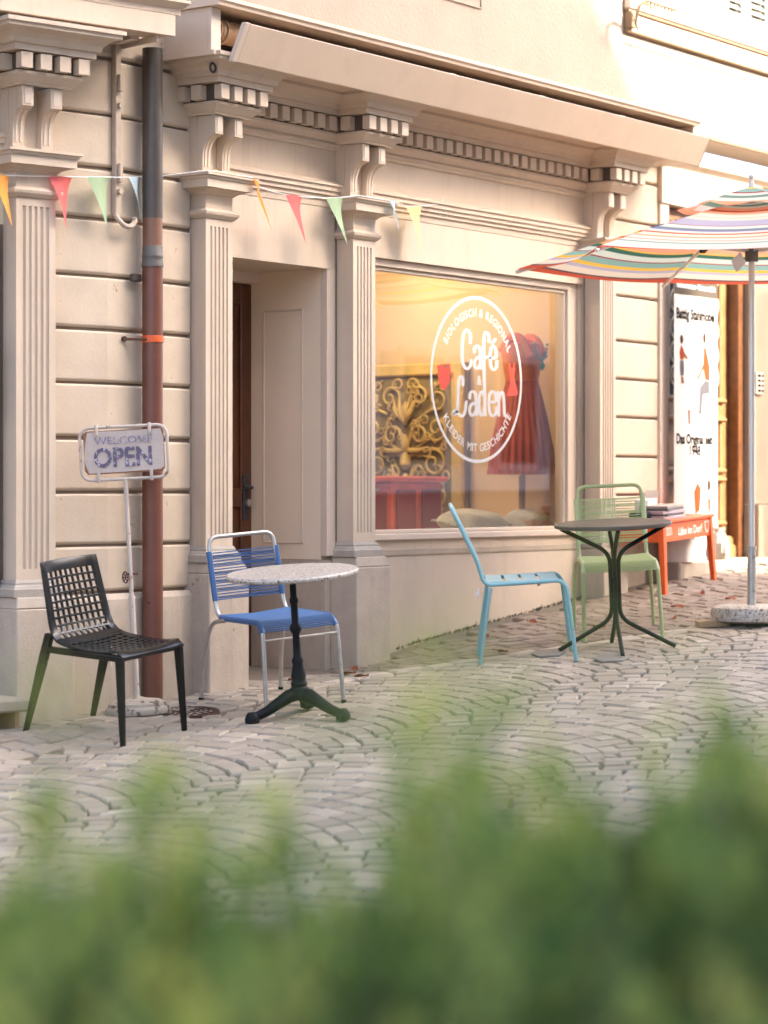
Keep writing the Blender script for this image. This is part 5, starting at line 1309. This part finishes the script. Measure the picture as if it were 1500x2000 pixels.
# body: clumps of shoots with gaps between them
clumps = []
for k in range(300):
    x = rng.uniform(-1.6, 1.6) if k % 3 == 0 else rng.uniform(-.55, .55); y = rng.uniform(-.3, .65); d = D0+y; px = 750+4800*x/d
    prof_y = np.interp(px, [-400, 0, 200, 420, 620, 760, 860, 1000, 1120, 1250, 1360, 1500, 1900], [1880, 1920, 1790, 1830, 1900, 1880, 1650, 1610, 1690, 1640, 1550, 1560, 1600])
    zt_ = ztop(px, prof_y, d)-abs(rng.normal(0, .07))-.05*((y-.2)/.4)**2+.03
    clumps.append((x, y, zt_, rng.choice([.10, .36, .62, .95], p=[.24, .26, .27, .23]), rng.uniform(.035, .07)))
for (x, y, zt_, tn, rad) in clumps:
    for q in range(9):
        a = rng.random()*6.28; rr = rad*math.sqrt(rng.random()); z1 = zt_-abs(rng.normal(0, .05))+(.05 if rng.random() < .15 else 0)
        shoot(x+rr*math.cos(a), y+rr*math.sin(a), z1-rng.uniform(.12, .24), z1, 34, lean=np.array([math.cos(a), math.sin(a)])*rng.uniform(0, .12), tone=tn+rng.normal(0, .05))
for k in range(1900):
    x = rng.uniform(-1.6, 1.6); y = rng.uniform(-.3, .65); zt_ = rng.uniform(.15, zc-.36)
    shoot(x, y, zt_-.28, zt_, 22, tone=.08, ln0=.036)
# single sprigs that stand above the clipped top (local x from their bearing)
for (px, py, d, n_, tn) in ((250,1560,1.35,50,.45), (330,1640,1.3,60,.8), (180,1690,1.3,40,.7), (430,1600,1.2,26,.45), (210,1500,1.15,18,.5), (350,1660,1.4,44,.85), (520,1690,1.4,40,.45), (630,1640,1.3,36,.5), (860,1400,1.35,70,.75), (905,1420,1.3,60,.62), (960,1440,1.35,44,.55), (860,1560,1.25,40,.4),
        (1080,1600,1.35,50,.75), (1180,1560,1.3,44,.55), (1265,1500,1.35,44,.7), (1365,1400,1.5,46,.25), (1350,1470,1.35,50,.6), (1440,1480,1.3,60,.75), (1500,1440,1.4,60,.8), (1240,1610,1.45,40,.3),
        (120,1560,1.5,60,.6), (300,1520,1.5,50,.85), (470,1570,1.6,60,.75), (560,1610,1.4,60,.6), (720,1600,1.5,46,.7), (800,1480,1.4,50,.6), (1000,1500,1.6,60,.8), (1120,1480,1.5,60,.6), (1300,1440,1.6,60,.85), (1460,1380,1.6,70,.7), (20,1620,1.5,60,.85), (60,1280,.80,6,.72), (600,1330,.82,4,.55), (940,1190,.78,9,.62), (890,1330,.85,12,.7), (1215,1120,.80,3,.55), (1360,1300,.9,6,.5), (1150,1380,.85,6,.6), (250,1300,.78,4,.72), (520,1340,.85,4,.55), (480,1530,.9,14,.6), (60,1620,1.0,16,.8), (690,1500,.9,10,.5), (1440,1190,.85,4,.5), (1010,1360,.9,9,.65), (200,1360,.85,6,.7), (780,1440,.9,10,.6)):
    d = d+.5 if d > 1.1 else d+.3; x = (px-750)/4800*d; y = d-D0; zt_ = ztop(px, py, d)
    shoot(x, y, zt_-(.30 if d > 1.5 else .22), zt_, n_ if d > 1.5 else int(n_*1.8), lean=rng.normal(0, .03, 2), tone=tn, ln0=.036 if d > 1.5 else .028)
    if d < 1.5: SV.tube([(x, y+.10, .25), (x, y, zt_-.15)], [.003, .002], 4)
me = bpy.data.meshes.new('hedge_foliage'); me.from_pydata(V, [], Fc); me.update(); at_ = me.attributes.new('tone', 'FLOAT', 'POINT'); at_.data.foreach_set('value', TN)
me.materials.append(leaf_material()); o = bpy.data.objects.new('foliage', me); link(o, hd); o['kind'] = 'stuff'
o = SV.build('twigs', mat('twig_bark', (.10,.11,.04), .8), hd); o['kind'] = 'stuff'
s = MB()
for k in range(9): s.tube([(-1.3+.325*k, .12, -.02), (-1.28+.325*k+random.uniform(-.05, .05), .14, .35), (-1.3+.325*k+random.uniform(-.1, .1), .15, .72)], [.018, .014, .006], 6)
s.build('stem', mat('hedge_bark', (.10,.07,.045), .9), hd)

# ------------------------------------------------------------------ houses on the other side of the street
def house(name, label, poly, y0, y1, wins, skew=0):
    h = thing(name, label, 'house', (0, y0, 0))
    s = MB(); s.prism(poly, lambda x_, z_: (x_, 0, z_), lambda x_, z_: (x_+(skew if x_ < 20 else 0), y1-y0, z_)); s.build('wall', M['housewhite'], h)
    for (xa, za, ww, hh) in wins:
        s = MB(); s.box(xa-.12, xa+ww+.12, .001, .06, za-.15, za+hh+.15); f_ = s.build('window', M['trim'], h)
        s = MB(); s.box(xa, xa+ww, .061, .068, za, za+hh); s.build('pane', M['houseglass'], f_)
        for sd_ in (xa-.62, xa+ww+.14):
            s = MB(); s.box(sd_, sd_+.48, .001, .045, za-.05, za+hh+.05); s.build('shutter', M['shutter'], f_)
    return h
W1 = [(x_, z_, 1.1, 1.7) for x_ in np.arange(-14, 11, 2.9) for z_ in (.9, 4.1, 7.3, 10.3)]
house('gabled_house', 'tall pale gabled house across the street that shades the cafe front', [(-16, -1.2), (12.45, -1.2), (12.45, 12.5), (12.25, 13.75), (11.6, 14.45), (8.9, 17.0), (-16, 17.0)], -15, -23, W1)
W3 = [(x_, z_, 1.2, 1.8) for x_ in np.arange(15.0, 40, 3.0) for z_ in (1.6, 4.9, 8.2)]
house('row_house', 'long pale row house farther up the street on the other side', [(13.52, -1.2), (42, -1.2), (42, 12.8), (13.52, 12.8)], -15, -19, W3, 1.85)

for o in bpy.data.objects:
    if o.type == 'MESH' and o.parent is None and 'kind' not in o and 'category' not in o: print('UNTAGGED', o.name)
